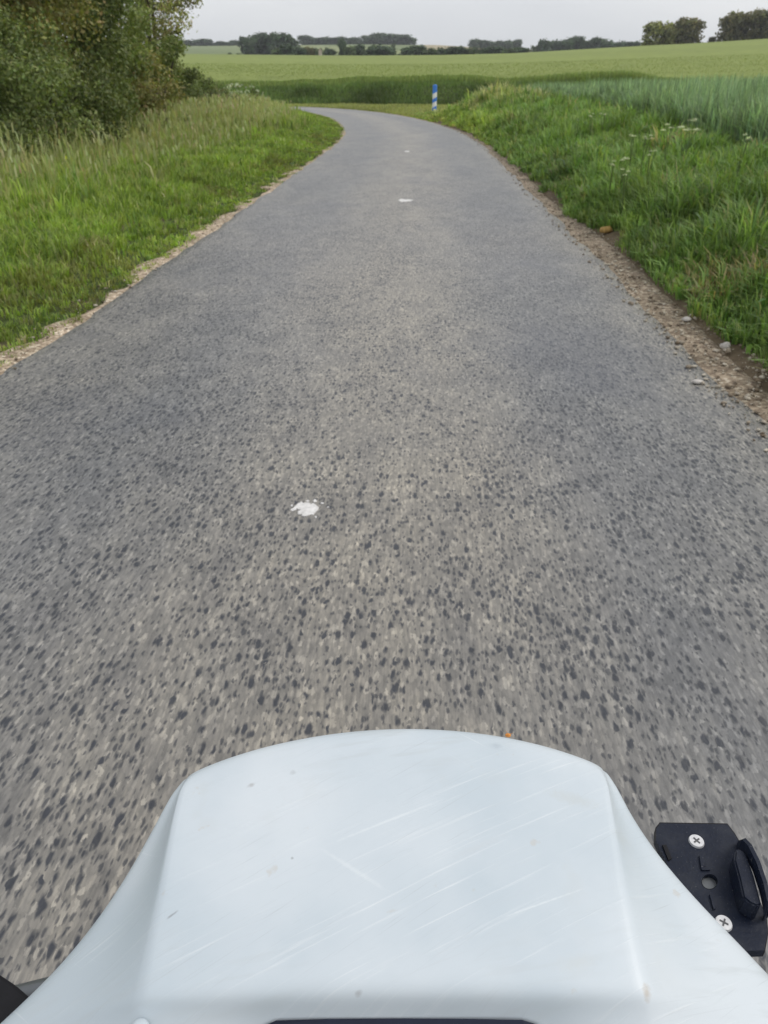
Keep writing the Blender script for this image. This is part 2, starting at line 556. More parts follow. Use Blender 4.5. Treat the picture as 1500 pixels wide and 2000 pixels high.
    b.inputs['Specular IOR Level'].default_value = 0.4
    bp = N.new('ShaderNodeBump'); bp.inputs['Strength'].default_value = 0.12; bp.inputs['Distance'].default_value = 0.0008
    K.new(s1, bp.inputs['Height']); K.new(bp.outputs['Normal'], b.inputs['Normal'])
    K.new(b.outputs['BSDF'], o.inputs['Surface'])
    return m

M_ground = mat_ground()
M_road = mat_road()
M_gravel = mat_gravel()
M_sand = mat_gravel('pale_sand', 1.55)
M_grass = mat_leaf('grass_blade', 0.38)
M_leaf = mat_leaf('leaf', 0.30)
M_bark = mat_plain('bark', (0.075, 0.06, 0.045), 0.9, bump=0.6, scale=14, var=0.4)
M_cowl = mat_cowl()
def mat_dusty(name, c, dust, rough):
    m = mat_plain(name, c, rough, bump=0.15, scale=400, spec=0.22)
    N, K = m.node_tree.nodes, m.node_tree.links
    b = next(n for n in N if n.type == 'BSDF_PRINCIPLED')
    src = b.inputs['Base Color'].links[0].from_socket
    tcn = next(n for n in N if n.type == 'TEX_COORD')
    n1 = N.new('ShaderNodeTexNoise'); n1.inputs['Scale'].default_value = 700; n1.inputs['Detail'].default_value = 2
    n2 = N.new('ShaderNodeTexNoise'); n2.inputs['Scale'].default_value = 60; n2.inputs['Detail'].default_value = 5
    for n in (n1, n2): K.new(tcn.outputs['Object'], n.inputs['Vector'])
    r1 = ramp(N, [(0.66, (0, 0, 0)), (0.74, (1, 1, 1))])
    r2 = ramp(N, [(0.45, (0, 0, 0)), (0.75, (0.22, 0.22, 0.22))])
    K.new(n1.outputs['Fac'], r1.inputs['Fac']); K.new(n2.outputs['Fac'], r2.inputs['Fac'])
    mxm = N.new('ShaderNodeMath'); mxm.operation = 'MAXIMUM'
    K.new(r1.outputs['Color'], mxm.inputs[0]); K.new(r2.outputs['Color'], mxm.inputs[1])
    q = N.new('ShaderNodeMix'); q.data_type = 'RGBA'
    K.new(mxm.outputs[0], q.inputs['Factor']); K.new(src, q.inputs['A'])
    q.inputs['B'].default_value = (*dust, 1)
    K.new(q.outputs['Result'], b.inputs['Base Color'])
    return m
M_black = mat_dusty('black_plastic', (0.007, 0.011, 0.024), (0.075, 0.078, 0.085), 0.5)
M_rubber = mat_plain('rubber', (0.008, 0.008, 0.010), 0.7, bump=0.3, scale=120, spec=0.25)
M_dash = mat_plain('dash_plastic', (0.010, 0.014, 0.032), 0.3, scale=90, spec=0.3)
M_steel = mat_plain('steel', (0.55, 0.55, 0.56), 0.35, metal=0.9, scale=200)
M_screw = mat_plain('screw_zinc', (0.62, 0.62, 0.63), 0.42, metal=0.35, scale=300)
M_slotm = mat_plain('screw_recess', (0.10, 0.10, 0.105), 0.6, metal=0.5, scale=300)
M_grey = mat_plain('grey_metal', (0.16, 0.17, 0.18), 0.45, metal=0.6)
M_wpaint = mat_plain('white_road_paint', (0.62, 0.61, 0.60), 0.8, bump=0.5, scale=55, var=0.18)
M_postw = mat_plain('post_white', (0.85, 0.85, 0.83), 0.5, scale=9)
M_postb = mat_plain('post_blue', (0.05, 0.22, 0.72), 0.5, scale=9)
M_stone = mat_plain('pale_flint', (0.52, 0.49, 0.46), 0.8, bump=0.6, scale=30, var=0.25)
M_stoney = mat_plain('yellow_crust', (0.42, 0.27, 0.09), 0.85, bump=0.6, scale=24, var=0.35)
M_orange = mat_plain('orange_bit', (0.62, 0.24, 0.04), 0.6, scale=300, var=0.4)
M_render = mat_plain('pale_render', (0.50, 0.42, 0.36), 0.9, scale=2)
M_tile = mat_plain('roof_tile', (0.22, 0.12, 0.09), 0.9, scale=6)

# ------------------------------------------------------------------ road line and terrain
_cp = np.array([(-0.33, -40), (-0.33, -20), (-0.33, 0), (-0.33, 10), (-0.33, 20), (-0.45, 26), (-0.93, 32), (-1.85, 38.5), (-3.2, 45.5), (-5.4, 53), (-8.2, 59.3), (-12, 64.3), (-17.5, 67.8), (-26, 70), (-40, 71.5), (-60, 72), (-90, 72)], float)
def catmull(P, step=0.4):
    out_ = []
    for i in range(len(P) - 1):
        p0, p1, p2, p3 = P[max(i - 1, 0)], P[i], P[i + 1], P[min(i + 2, len(P) - 1)]
        n = max(2, int(np.linalg.norm(p2 - p1) / step))
        for k in range(n):
            t = k / n
            out_.append(0.5 * ((2 * p1) + (-p0 + p2) * t + (2 * p0 - 5 * p1 + 4 * p2 - p3) * t * t + (-p0 + 3 * p1 - 3 * p2 + p3) * t ** 3))
    out_.append(P[-1])
    return np.array(out_)
CL = catmull(_cp)
_t = np.gradient(CL, axis=0)
_t /= np.linalg.norm(_t, axis=1)[:, None]
CN = np.stack([_t[:, 1], -_t[:, 0]], 1)            # to the right of travel
CS = np.concatenate([[0], np.cumsum(np.linalg.norm(np.diff(CL, axis=0), axis=1))])
CS -= np.interp(0.0, CL[:150, 1], CS[:150])          # s = 0 beside the camera
HW = 2.07

def at_sd(s, side, d):
    """points d metres beyond the road edge at arc length s (side +1 right, -1 left)"""
    cx, cy = np.interp(s, CS, CL[:, 0]), np.interp(s, CS, CL[:, 1])
    nx, ny = np.interp(s, CS, CN[:, 0]), np.interp(s, CS, CN[:, 1])
    o = side * (HW + d)
    return cx + nx * o, cy + ny * o

def road_coord(x, y):
    x, y = np.asarray(x, float).ravel(), np.asarray(y, float).ravel()
    lat, s = np.empty_like(x), np.empty_like(x)
    for a in range(0, len(x), 20000):
        dx = x[a:a + 20000, None] - CL[None, :, 0]
        dy = y[a:a + 20000, None] - CL[None, :, 1]
        i = np.argmin(dx * dx + dy * dy, 1)
        k = np.arange(len(i))
        ddx, ddy = dx[k, i], dy[k, i]
        sg = np.sign(ddx * CN[i, 0] + ddy * CN[i, 1])
        lat[a:a + 20000] = sg * np.hypot(ddx, ddy)
        s[a:a + 20000] = CS[i]
    return lat, s

def y_base(x):
    return (vnoise(x, 5, 7, 4) - 0.5) * 1.6 * (x > -9) + np.interp(x, [-90, -60, -40, -20, -12, 0, 10, 40, 120], [78, 77, 76.5, 74.6, 72.2, 68.5, 66, 64, 62])

_EAZ = np.radians([-40, -15, -9, -4, 1, 6, 12, 16, 21, 30, 45])
_EC = np.radians([1.75, 1.75, 1.72, 1.70, 1.72, 1.82, 2.08, 2.22, 2.42, 2.7, 2.9])      # crest of the pale field
_EH = np.radians([2.2, 2.2, 2.28, 2.36, 2.28, 2.0, 1.9, 1.9, 2.0, 2.0, 2.0])          # far hill
def height(x, y, lat=None, s=None, sheet=False):
    x, y = np.asarray(x, float), np.asarray(y, float)
    if lat is None:
        lat, s = road_coord(x, y)
        lat, s = lat.reshape(x.shape), s.reshape(x.shape)
    d = np.abs(lat) - HW
    right = lat > 0
    r = np.hypot(x, y)
    az = np.arctan2(x, np.maximum(y, 1e-3))
    yb = y_base(x)
    # right bank along the straight
    fade = 1 - sstep(36, 45, s)
    tb = np.clip((d - 0.14) / 2.5, 0, 1)
    zr = lerp(0.66, 0.90, sstep(12, 32, s)) * lerp(tb * tb * (3 - 2 * tb), 1 - (1 - tb) ** 2, 0.6) + 0.026 * np.clip(d - 2.5, 0, 40)
    zr = zr * fade + (1 - fade) * (0.10 * sstep(0, 3, d))
    zr = zr * np.where(s < 60, 1, 0.2)
    zl = 0.10 * sstep(0.1, 1.6, d) + 0.014 * np.clip(d - 1.2, 0, 14)
    z = np.where(right, zr, zl)
    und = (vnoise(x, y, 1.3, 1) - 0.5) * 0.10 + (vnoise(x, y, 4.1, 2) - 0.5) * 0.14
    z = z + und * sstep(0.5, 2.5, d)
    # bank behind the bend, then pale field (surface = top of the crop)
    t = sstep(0, 5.0, y - yb)
    z = z + t * (1.22 + 0.75 * (vnoise(x, 3, 9, 3) - 0.5) + 0.3 * (vnoise(x, 8, 2.6, 1) - 0.5))
    z = z + 0.62 * sstep(6.0, 7.6, y - yb)
    zc = 1.45 + 300 * np.tan(np.interp(az, _EAZ, _EC))
    q = np.clip((r - 80) / 220, 0, 1)
    zf = 1.92 + (zc - 1.92) * q ** 0.95
    zh = 1.45 + 900 * np.tan(np.interp(az, _EAZ, _EH))
    dip = zc - 1.2 * sstep(300, 345, r)
    hill = dip + (zh - dip) * np.clip((r - 345) / 555, 0, 1)
    far = np.where(r < 300, zf, hill) - np.clip(r - 900, 0, 1e9) * 0.02
    t2 = sstep(0, 14, y - yb - 7)
    z = np.where(y > yb + 7, lerp(z, far, t2), z)
    # flatten under the carriageway
    if sheet:
        z = z - 0.055 * (1 - sstep(-0.05, 0.4, d))
    else:
        z = np.where(d < 0, 0.0, z)
    return z

def d_crop(s):
    return np.interp(s, [0, 9, 26, 40], [2.35, 2.45, 3.35, 3.6])

# ground sheet -------------------------------------------------------
def lines(parts):
    o = []
    for a, b_, st in parts:
        o += list(np.arange(a, b_, st))
    return np.array(o)
xs = np.concatenate([-np.geomspace(1500, 14.5, 60), lines([(-14, -4, 0.4), (-4, 6, 0.14), (6, 14, 0.4)]), np.geomspace(14.5, 1500, 60)])
ys = np.concatenate([[-300, -120, -60, -30, -18, -12, -8, -5, -3], lines([(-1.5, 30, 0.3), (30, 84, 0.45)]), np.geomspace(84.5, 2600, 90)])
GX, GY = np.meshgrid(xs, ys)
lat, s_ = road_coord(GX, GY)
lat, s_ = lat.reshape(GX.shape), s_.reshape(GX.shape)
GZ = height(GX, GY, lat, s_, True)
d_ = np.abs(lat) - HW
rr = np.hypot(GX, GY)
aa = np.degrees(np.arctan2(GX, np.maximum(GY, 1e-3)))
C = np.empty(GX.shape + (3,))
C[:] = (0.055, 0.075, 0.022)                                   # turf floor
C = np.where(((lat < 0) & (d_ > 6.5))[..., None], np.array((0.115, 0.150, 0.048)), C)
soil = (vnoise(GX, GY, 0.8, 4) > 0.7)[..., None] & (d_ < 4)[..., None]
C = np.where(soil, np.array((0.10, 0.08, 0.05)), C)
gr = ((lat > 0) & (d_ < 0.75) & (s_ < 40))[..., None]
C = np.where(gr, np.array((0.15, 0.115, 0.08)), C)
verge = ((lat > 0) & (s_ > 40) & (GY < y_base(GX)))[..., None]
C = np.where(verge, np.array((0.15, 0.16, 0.06)), C)
pf = (GY > y_base(GX) + 6.2)
pale = np.array((0.212, 0.258, 0.074))
n_ = vnoise(GX * 0.5 + GY * 0.9, GY * 0.2, 26, 5)[..., None]
C = np.where(pf[..., None], pale * (0.9 + 0.2 * n_), C)
fields = [((0.19, 0.23, 0.115)), ((0.235, 0.265, 0.13)), ((0.16, 0.20, 0.095)), ((0.36, 0.31, 0.21))]
fid = (np.floor(aa / 5.5 + 0.004 * rr).astype(int) * 7 + np.floor(rr / 170).astype(int) * 3) % 3
hillc = np.array(fields)[fid]
hillc = np.where(((aa > 0) & (aa < 11) & (rr > 560))[..., None], np.array(fields[3]), hillc)
C = np.where((pf & (rr > 304))[..., None], hillc, C)
ny_, nx_ = GX.shape
idx = np.arange(ny_ * nx_).reshape(ny_, nx_)
Q = np.stack([idx[:-1, :-1], idx[:-1, 1:], idx[1:, 1:], idx[1:, :-1]], -1).reshape(-1, 4)
g = link('ground', mesh_np('ground', np.stack([GX, GY, GZ], -1).reshape(-1, 3), [Q], C.reshape(-1, 3), smooth=True), M_ground)
tag(g, 'rolling farmland with pale green cereal field and distant hills', kind='structure')

# road ---------------------------------------------------------------
rs = np.concatenate([np.arange(-14, 60, 0.12), np.arange(60, 125, 0.5)])
across = np.array([-1, -0.985, -0.94, -0.8, -0.6, -0.4, -0.2, 0, 0.2, 0.4, 0.6, 0.8, 0.94, 0.985, 1.0])
V, UVW = [], []
for s in rs:
    cx, cy = np.interp(s, CS, CL[:, 0]), np.interp(s, CS, CL[:, 1])
    nx, ny = np.interp(s, CS, CN[:, 0]), np.interp(s, CS, CN[:, 1])
    jl = 0.09 * (vnoise(s, 3.0, 0.7, 1) - 0.5) + 0.05 * (vnoise(s, 9.0, 0.2, 2) - 0.5)
    jr = 0.10 * (vnoise(s, 5.0, 0.9, 3) - 0.5) + 0.05 * (vnoise(s, 11.0, 0.2, 4) - 0.5)
    for a in across:
        o = a * (HW + (jr if a > 0 else jl) * abs(a) ** 4)
        z = 0.012 * (1 - a * a) + 0.004 - (0.03 if abs(a) == 1 else 0.0)
        V.append((cx + nx * o, cy + ny * o, z))
        UVW.append((o, s, 0))
na = len(across)
idx = np.arange(len(rs) * na).reshape(len(rs), na)
Q = np.stack([idx[:-1, :-1], idx[:-1, 1:], idx[1:, 1:], idx[1:, :-1]], -1).reshape(-1, 4)
me = mesh_np('road', np.array(V), [Q], smooth=True)
at_ = me.attributes.new('rc', 'FLOAT_VECTOR', 'POINT')
at_.data.foreach_set('vector', np.array(UVW, np.float32).ravel())
road = link('road', me, M_road)
tag(road, 'worn grey chip seal lane bending left', kind='structure')

# gravel shoulders: thin sheets beside the tarmac ---------------------
def shoulder(name, side, s0, s1, wfun, label, mat=None):
    ss = np.arange(s0, s1, 0.1)
    k = 5
    wd = wfun(ss)
    V = []
    for j in range(k):
        dd = np.zeros_like(wd) + (-0.10 if j == 0 else 0.0 if j == 1 else 1.0) * (1 if j < 2 else wd * (j - 1) / (k - 2))
        x, y = at_sd(ss, side, dd)
        la = side * (HW + dd)
        z = height(x, y, la, ss)
        z = np.where(dd < -0.02, -0.016, z - 0.004) + (0.008 if j < k - 1 else -0.03)
        V.append(np.stack([x, y, z + 0.006 * (vnoise(x, y, 0.09, j) - 0.5)], 1))
    V = np.stack(V, 1)
    idx = np.arange(len(ss) * k).reshape(len(ss), k)
    Q = np.stack([idx[:-1, :-1], idx[:-1, 1:], idx[1:, 1:], idx[1:, :-1]], -1).reshape(-1, 4)
    o = link(name, mesh_np(name, V.reshape(-1, 3), [Q], smooth=True), mat or M_gravel)
    return tag(o, label, kind='structure')
shoulder('gravel_shoulder', 1, -12, 66, lambda s: (0.17 + 0.16 * vnoise(s, 2, 1.6, 2)) * lerp(1, 0.55, sstep(12, 40, s)), 'sandy gravel shoulder under the right bank')
shoulder('sand_edge', -1, -12, 66, lambda s: 0.01 + 0.62 * np.clip(vnoise(s, 7, 0.9, 6) * 0.7 + vnoise(s, 7, 0.3, 5) * 0.5 - 0.48, 0, 1), 'thin sandy edge left of the tarmac', M_sand)

# loose gravel -------------------------------------------------------
def rock_verts(n_sub=1):
    bm = bmesh.new()
    bmesh.ops.create_icosphere(bm, subdivisions=n_sub, radius=1)
    v = np.array([tuple(q.co) for q in bm.verts])
    f = np.array([[q.index for q in ff.verts] for ff in bm.faces])
    bm.free()
    return v, f
rv, rf = rock_verts(1)
def scatter_rocks(name, side, n, s0, s1, dfun, smin, smax, label):
    s = s0 * np.exp(rng.random(n) * math.log(s1 / s0))
    d = dfun(rng.random(n), s)
    x, y = at_sd(s, side, d)
    z = height(x, y, side * (HW + d), s)
    z = np.where(d < 0, 0.0, z) + 0.01
    size = smin + (smax - smin) * rng.random(n) ** 3
    sc = size[:, None] * (0.6 + 0.8 * rng.random((n, 3))) * np.array((1, 1, 0.6))
    jit = 0.7 + 0.6 * rng.random((n, len(rv), 1))
    ang = rng.random(n) * 6.28
    P = rv[None] * jit * sc[:, None, :]
    c, sn = np.cos(ang)[:, None], np.sin(ang)[:, None]
    X = P[..., 0] * c - P[..., 1] * sn + x[:, None]
    Y = P[..., 0] * sn + P[..., 1] * c + y[:, None]
    Z = P[..., 2] + (z + size * 0.2)[:, None]
    F = (rf[None] + (np.arange(n) * len(rv))[:, None, None]).reshape(-1, 3)
    tone = rng.random((n, 1)) ** 1.6
    cc = lerp(np.array((0.17, 0.13, 0.095)), np.array((0.55, 0.50, 0.43)), tone)
    o = link(name, mesh_np(name, np.stack([X, Y, Z], -1).reshape(-1, 3), [F], np.repeat(cc, len(rv), 0)), M_ground)
    return tag(o, label, 'gravel', kind='stuff')
scatter_rocks('loose_gravel', 1, 4200, 2.0, 34, lambda u, s: -0.16 + (0.44 * u ** 0.8) * np.interp(s, [10, 34], [1, 0.5]), 0.003, 0.017, 'loose chalky gravel on the right shoulder')
scatter_rocks('loose_grit', -1, 900, 2.0, 30, lambda u, s: -0.05 + 0.3 * u, 0.003, 0.014, 'loose sandy grit along the left road edge')

# ------------------------------------------------------------------ grass and crops
def blades(P, h, wd, yaw, lean, cb, ct):
    n = len(P)
    sx, sy = np.cos(yaw), np.sin(yaw)
    side = np.stack([sx, sy, np.zeros(n)], 1)
    ld = np.stack([-sy, sx, np.zeros(n)], 1)
    up = np.array((0, 0, 1.0))
    h, wd, lean = h[:, None], wd[:, None], lean[:, None]
    mid = P + up * h * (0.62 - 0.1 * lean) + ld * lean * h * 0.28
    tip = P + up * h * (1.0 - 0.45 * lean) + ld * lean * h * 0.85
    V = np.stack([P - side * wd * 0.5, P + side * wd * 0.5, mid - side * wd * 0.42, mid + side * wd * 0.42, tip], 1)
    b = np.arange(n)[:, None] * 5
    Q = b + np.array([0, 1, 3, 2])
    T = b + np.array([2, 3, 4])
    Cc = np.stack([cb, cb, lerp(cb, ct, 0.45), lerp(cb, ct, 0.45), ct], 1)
    return V.reshape(-1, 3), Q, T, Cc.reshape(-1, 3)

def blade_obj(name, P, h, wd, lean, cb, ct, label, cat='grass', yaw=None):
    n = len(P)
    if yaw is None:
        yaw = rng.random(n) * 6.283
    V, Q, T, Cc = blades(P, h, wd, yaw, lean, cb, ct)
    o = link(name, mesh_np(name, V, [Q, T], Cc), M_grass)
    return tag(o, label, cat, kind='stuff')

def sample_s(n, s0, s1):
    return s0 * np.exp(rng.random(n) * math.log(s1 / s0))

VEG = 1.98
def palette(n, cols, wts, jit=0.22):
    cols = np.minimum(np.array(cols) * VEG, 0.8)
    k = rng.choice(len(cols), n, p=np.array(wts) / sum(wts))
    return cols[k] * (1 + jit * (rng.random((n, 1)) * 2 - 1)) * (1 + 0.08 * (rng.random((n, 3)) * 2 - 1))

GREEN = (0.114, 0.154, 0.036)
FRESH = (0.152, 0.205, 0.040)
DEEP = (0.072, 0.112, 0.026)
STRAW = (0.27, 0.25, 0.14)
OLIVE = (0.155, 0.165, 0.065)

def tufts(P, hh, ww, nb, spread, lean0, lean1):
    """each point becomes a tuft of nb blades that fan outward; returns per-blade arrays and tuft index"""
    m = len(P)
    k = np.repeat(np.arange(m), nb)
    n_ = m * nb
    a = rng.random(n_) * 6.283
    q = np.sqrt(rng.random(n_))
    off = np.stack([np.cos(a), np.sin(a), np.zeros(n_)], 1) * (spread[k] * q)[:, None]
    Pb = P[k] + off * 0.6
    yaw = a - math.pi / 2 + 0.6 * rng.normal(size=n_)
    lean = np.clip(lean0 + (lean1 - lean0) * (0.3 + 0.7 * q) * rng.random(n_) ** 0.7, 0.02, 1.3)
    h_ = hh[k] * (0.5 + 0.65 * rng.random(n_))
    w_ = ww[k] * (0.7 + 0.6 * rng.random(n_))
    return Pb, h_, w_, yaw, lean, k

# left verge, mown
NB = 9
m = 14500
s = sample_s(m, 1.6, 72)
d = rng.random(m) ** 0.9 * 2.6 - 0.02
x, y = at_sd(s, -1, d)
edge = vnoise(x, y, 0.45, 3) * 0.36 + vnoise(x, y, 0.13, 4) * 0.22 - 0.16
k = d > edge * (0.3 + 0.8 * (vnoise(s, 3, 2.5, 5))) * np.interp(s, [8, 24], [1, 0.45])
s, d, x, y = s[k], d[k], x[k], y[k]
m = len(s)
patch = vnoise(x, y, 0.5, 6)
h = 0.05 + 0.11 * sstep(0, 1.6, d) + 0.13 * patch * sstep(0.1, 0.9, d)
wd = np.clip(0.0036 * s ** 0.55, 0.004, 0.035)
ctone = palette(m, [GREEN, FRESH, DEEP, OLIVE, STRAW], [4, 5, 2, 0.9, 0.2], 0.18)
brown = (vnoise(x, y, 0.9, 7) > 0.58) & (d < 0.9) & (rng.random(m) < 0.6)
ctone = np.where(brown[:, None], lerp(ctone, np.array((0.20, 0.165, 0.075)), 0.55), ctone)
ctone = ctone * (0.62 + 0.4 * vnoise(x, y, 1.1, 2) + 0.42 * vnoise(x, y, 0.3, 5))[:, None]
Pb, hb, wb, yw, ln, kk = tufts(np.stack([x, y, height(x, y, -(HW + d), s) - 0.01], 1), h, wd, NB, 0.03 + 0.05 * np.sqrt(s / 5), 0.2, 1.0)
cb = ctone[kk] * (0.85 + 0.3 * rng.random((len(kk), 1)))
blade_obj('verge_grass', Pb, hb, wb, ln, cb, cb * 1.08, 'short green verge grass beside the left road edge', yaw=yw)

# left tall meadow grass
NB = 8
m = 17000
s = sample_s(m, 1.6, 74)
d = 1.3 + 7.2 * rng.random(m)
x, y = at_sd(s, -1, d)
patch = vnoise(x, y, 1.4, 1)
k = rng.random(m) < sstep(1.3, 3.0, d + patch * 1.2)
s, d, x, y, patch = s[k], d[k], x[k], y[k], patch[k]
m = len(s)
h = (0.20 + 0.26 * sstep(1.6, 4.0, d) + 0.20 * patch + 0.14 * (rng.random(m) < 0.15)) * lerp(0.74, 1.05, sstep(10, 30, s))
wd = np.clip(0.0034 * s ** 0.6, 0.004, 0.05) * (1 + 2.2 * (rng.random(m) < 0.10))
ctone = palette(m, [GREEN, FRESH, DEEP, OLIVE], [4, 3, 1.6, 2.6], 0.18) * (0.62 + 0.42 * vnoise(x, y, 1.8, 4) + 0.42 * vnoise(x, y, 0.5, 2))[:, None]
Pb, hb, wb, yw, ln, kk = tufts(np.stack([x, y, height(x, y, -(HW + d), s) - 0.01], 1), h, wd, NB, 0.05 + 0.06 * np.sqrt(s / 5), 0.08, 0.75)
nB = len(kk)
cb = ctone[kk] * (0.85 + 0.3 * rng.random((nB, 1)))
dry = (sstep(1.8, 4.0, d) * sstep(4, 16, s))[kk]
seed = rng.random(nB) < 0.12 + 0.62 * dry
ct = np.where(seed[:, None], palette(nB, [STRAW, (0.25, 0.25, 0.12), (0.22, 0.17, 0.11)], [2, 2.5, 0.8]), cb * 1.1)
hb = np.where(seed, hb * 1.2, hb)
blade_obj('meadow_grass', Pb, hb, wb, ln, cb, ct, 'tall flowering meadow grass in front of the left hedge', yaw=yw)

# pale seed heads nodding above the meadow
m = 24000
s = sample_s(m, 2.5, 70)
d = 1.9 + 5.8 * rng.random(m) ** 0.8
x, y = at_sd(s, -1, d)
k = rng.random(m) < (0.15 + 0.85 * vnoise(x, y, 1.1, 5) ** 1.5) * sstep(3, 9, s)
s, d, x, y = s[k], d[k], x[k], y[k]
m = len(s)
top = (0.26 + 0.24 * sstep(1.6, 4.4, d) + 0.26 * vnoise(x, y, 1.4, 1)) * (0.75 + 0.5 * rng.random(m)) * lerp(0.75, 1.05, sstep(10, 30, s))
lenh = 0.09 + 0.12 * rng.random(m)
cb = palette(m, [(0.23, 0.235, 0.125), (0.19, 0.21, 0.10), (0.24, 0.20, 0.125), (0.16, 0.19, 0.07)], [3, 3, 1.2, 2], 0.15)
Ps = np.stack([x, y, height(x, y, -(HW + d), s) + top], 1)
blade_obj('seed_heads', Ps, lenh, np.clip(0.006 * s ** 0.55, 0.008, 0.06) * (0.7 + 0.6 * rng.random(m)), 0.1 + 0.8 * rng.random(m), cb, cb * 1.05, 'pale seed heads above the tall grass on the left')
blade_obj('seed_stalks', Ps - np.stack([0 * top, 0 * top, top], 1), top * 1.25, np.clip(0.002 * s ** 0.6, 0.003, 0.02), np.full(m, 0.02), cb * 0.9, cb, 'thin stalks carrying the seed heads on the left')

# right bank grass
NB = 9
m = 24000
s = sample_s(m, 1.6, 46)
d = 0.10 + rng.random(m) * (d_crop(s) + 0.5 - 0.10)
x, y = at_sd(s, 1, d)
k = d > 0.10 + 0.30 * vnoise(x, y, 0.5, 3) * (0.5 + vnoise(x, y, 1.7, 4)) * np.interp(s, [10, 34], [1, 0.4])
for px_, py_ in ((1182, 463), (1415, 684), (1340, 628)):
    q = on_plane(px_, py_, 0.01)
    k &= ~((np.abs(x - q[0]) < 0.13) & (y < q[1] + 0.07) & (y > q[1] - 0.6) & (x < q[0] + 0.10))
s, d, x, y = s[k], d[k], x[k], y[k]
m = len(s)
patch = vnoise(x, y, 0.55, 5)
h = (0.16 + 0.40 * patch * sstep(0.15, 0.9, d)) * (0.7 + 0.7 * rng.random(m) ** 2)
h = h * lerp(1, 0.75, sstep(-0.6, 0.1, d - d_crop(s)))
wd = np.clip(0.0040 * s ** 0.58, 0.0045, 0.035)
ctone = palette(m, [(0.092, 0.142, 0.042), (0.125, 0.180, 0.054), (0.068, 0.110, 0.034), OLIVE], [4, 3, 2.4, 0.5], 0.18)
nose = sstep(27, 34, s) * sstep(0.9, 2.2, d)
h = h * (1 + 0.6 * nose) * lerp(1, 0.45, sstep(36, 41, s))
ctone = np.where((rng.random(m) < 0.8 * nose)[:, None], palette(m, [(0.26, 0.25, 0.14), (0.19, 0.20, 0.09)], [1, 1]), ctone)
lite = sstep(20, 30, s) * (1 - sstep(0.6, 1.6, d))
ctone = lerp(ctone, ctone * np.array((1.5, 1.3, 1.1)), lite[:, None])
dead = (vnoise(x, y, 0.6, 2) > 0.86) & (rng.random(m) < 0.5)
ctone = np.where(dead[:, None], palette(m, [(0.24, 0.20, 0.11), (0.17, 0.14, 0.08)], [1, 1]), ctone)
ctone = ctone * (0.55 + 0.5 * vnoise(x, y, 0.8, 6) + 0.45 * vnoise(x, y, 0.28, 1))[:, None]
Pb, hb, wb, yw, ln, kk = tufts(np.stack([x, y, height(x, y, HW + d, s) - 0.01], 1), h, wd, NB, 0.04 + 0.05 * np.sqrt(s / 5), 0.25, 1.15)
broad = (rng.random(m) < 0.13)[kk]
wb = np.where(broad, wb * 3.2, wb)
hb = np.where(broad, hb * 0.8, hb)
cb = ctone[kk] * (0.80 + 0.4 * rng.random((len(kk), 1)))
cb = np.where(broad[:, None], cb * np.array((0.9, 0.95, 1.1)), cb)
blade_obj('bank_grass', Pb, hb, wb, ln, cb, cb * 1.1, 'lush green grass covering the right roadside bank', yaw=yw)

# near crop on the bank top (blue-green cereal)
n = 130000
s = sample_s(n, 1.6, 38)
d = d_crop(s) + np.where(rng.random(n) < 0.6, 1.8 * rng.random(n), 1.8 + 24 * rng.random(n) ** 1.7)
x, y = at_sd(s, 1, d)
k = s < 36.5 - 1.5 * vnoise(x, y, 1.0, 1)
s, d, x, y = s[k], d[k], x[k], y[k]
n = len(s)
dc = d - d_crop(s)
h = (0.74 + 0.26 * vnoise(x, y, 0.9, 2)) * (0.62 + 0.5 * rng.random(n)) * lerp(0.8, 1, sstep(0, 0.5, dc)) * lerp(1.0, 0.78, sstep(12, 32, s))
wd = np.clip(0.0044 * np.hypot(s, d) ** 0.6, 0.006, 0.05) * (0.5 + 1.0 * rng.random(n))
cb = (0.75 + 0.5 * vnoise(x, y, 0.5, 3))[:, None] * palette(n, [(0.080, 0.116, 0.070), (0.102, 0.144, 0.086), (0.064, 0.096, 0.058), (0.13, 0.172, 0.105)], [3, 3, 2, 1.2], 0.5)  # wide tone spread puts the shade between stalks into blade colours
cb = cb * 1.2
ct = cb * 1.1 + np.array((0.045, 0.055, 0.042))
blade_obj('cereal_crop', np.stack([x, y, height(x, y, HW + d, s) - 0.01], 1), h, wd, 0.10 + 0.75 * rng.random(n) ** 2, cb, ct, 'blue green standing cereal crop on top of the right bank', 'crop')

# verge behind the bend: short pale grass
n = 40000
s = 36 + 48 * rng.random(n)
d = 12 * rng.random(n) ** 1.3
x, y = at_sd(s, 1, d)
k = (y < y_base(x) + 1) & (d > 0.1 + 0.3 * vnoise(x, y, 1, 2))
s, d, x, y = s[k], d[k], x[k], y[k]
n = len(s)
cb = palette(n, [(0.150, 0.160, 0.055), (0.180, 0.185, 0.075), (0.110, 0.128, 0.045)], [3, 2, 2]) * (0.8 + 0.4 * vnoise(x, y, 2.5, 3))[:, None]
blade_obj('bend_verge_grass', np.stack([x, y, height(x, y, HW + d, s) - 0.01], 1), 0.10 + 0.12 * rng.random(n), 0.02 + 0.02 * rng.random(n), 0.2 + 0.7 * rng.random(n), cb, cb * 1.1, 'short pale grass on the outside of the bend')

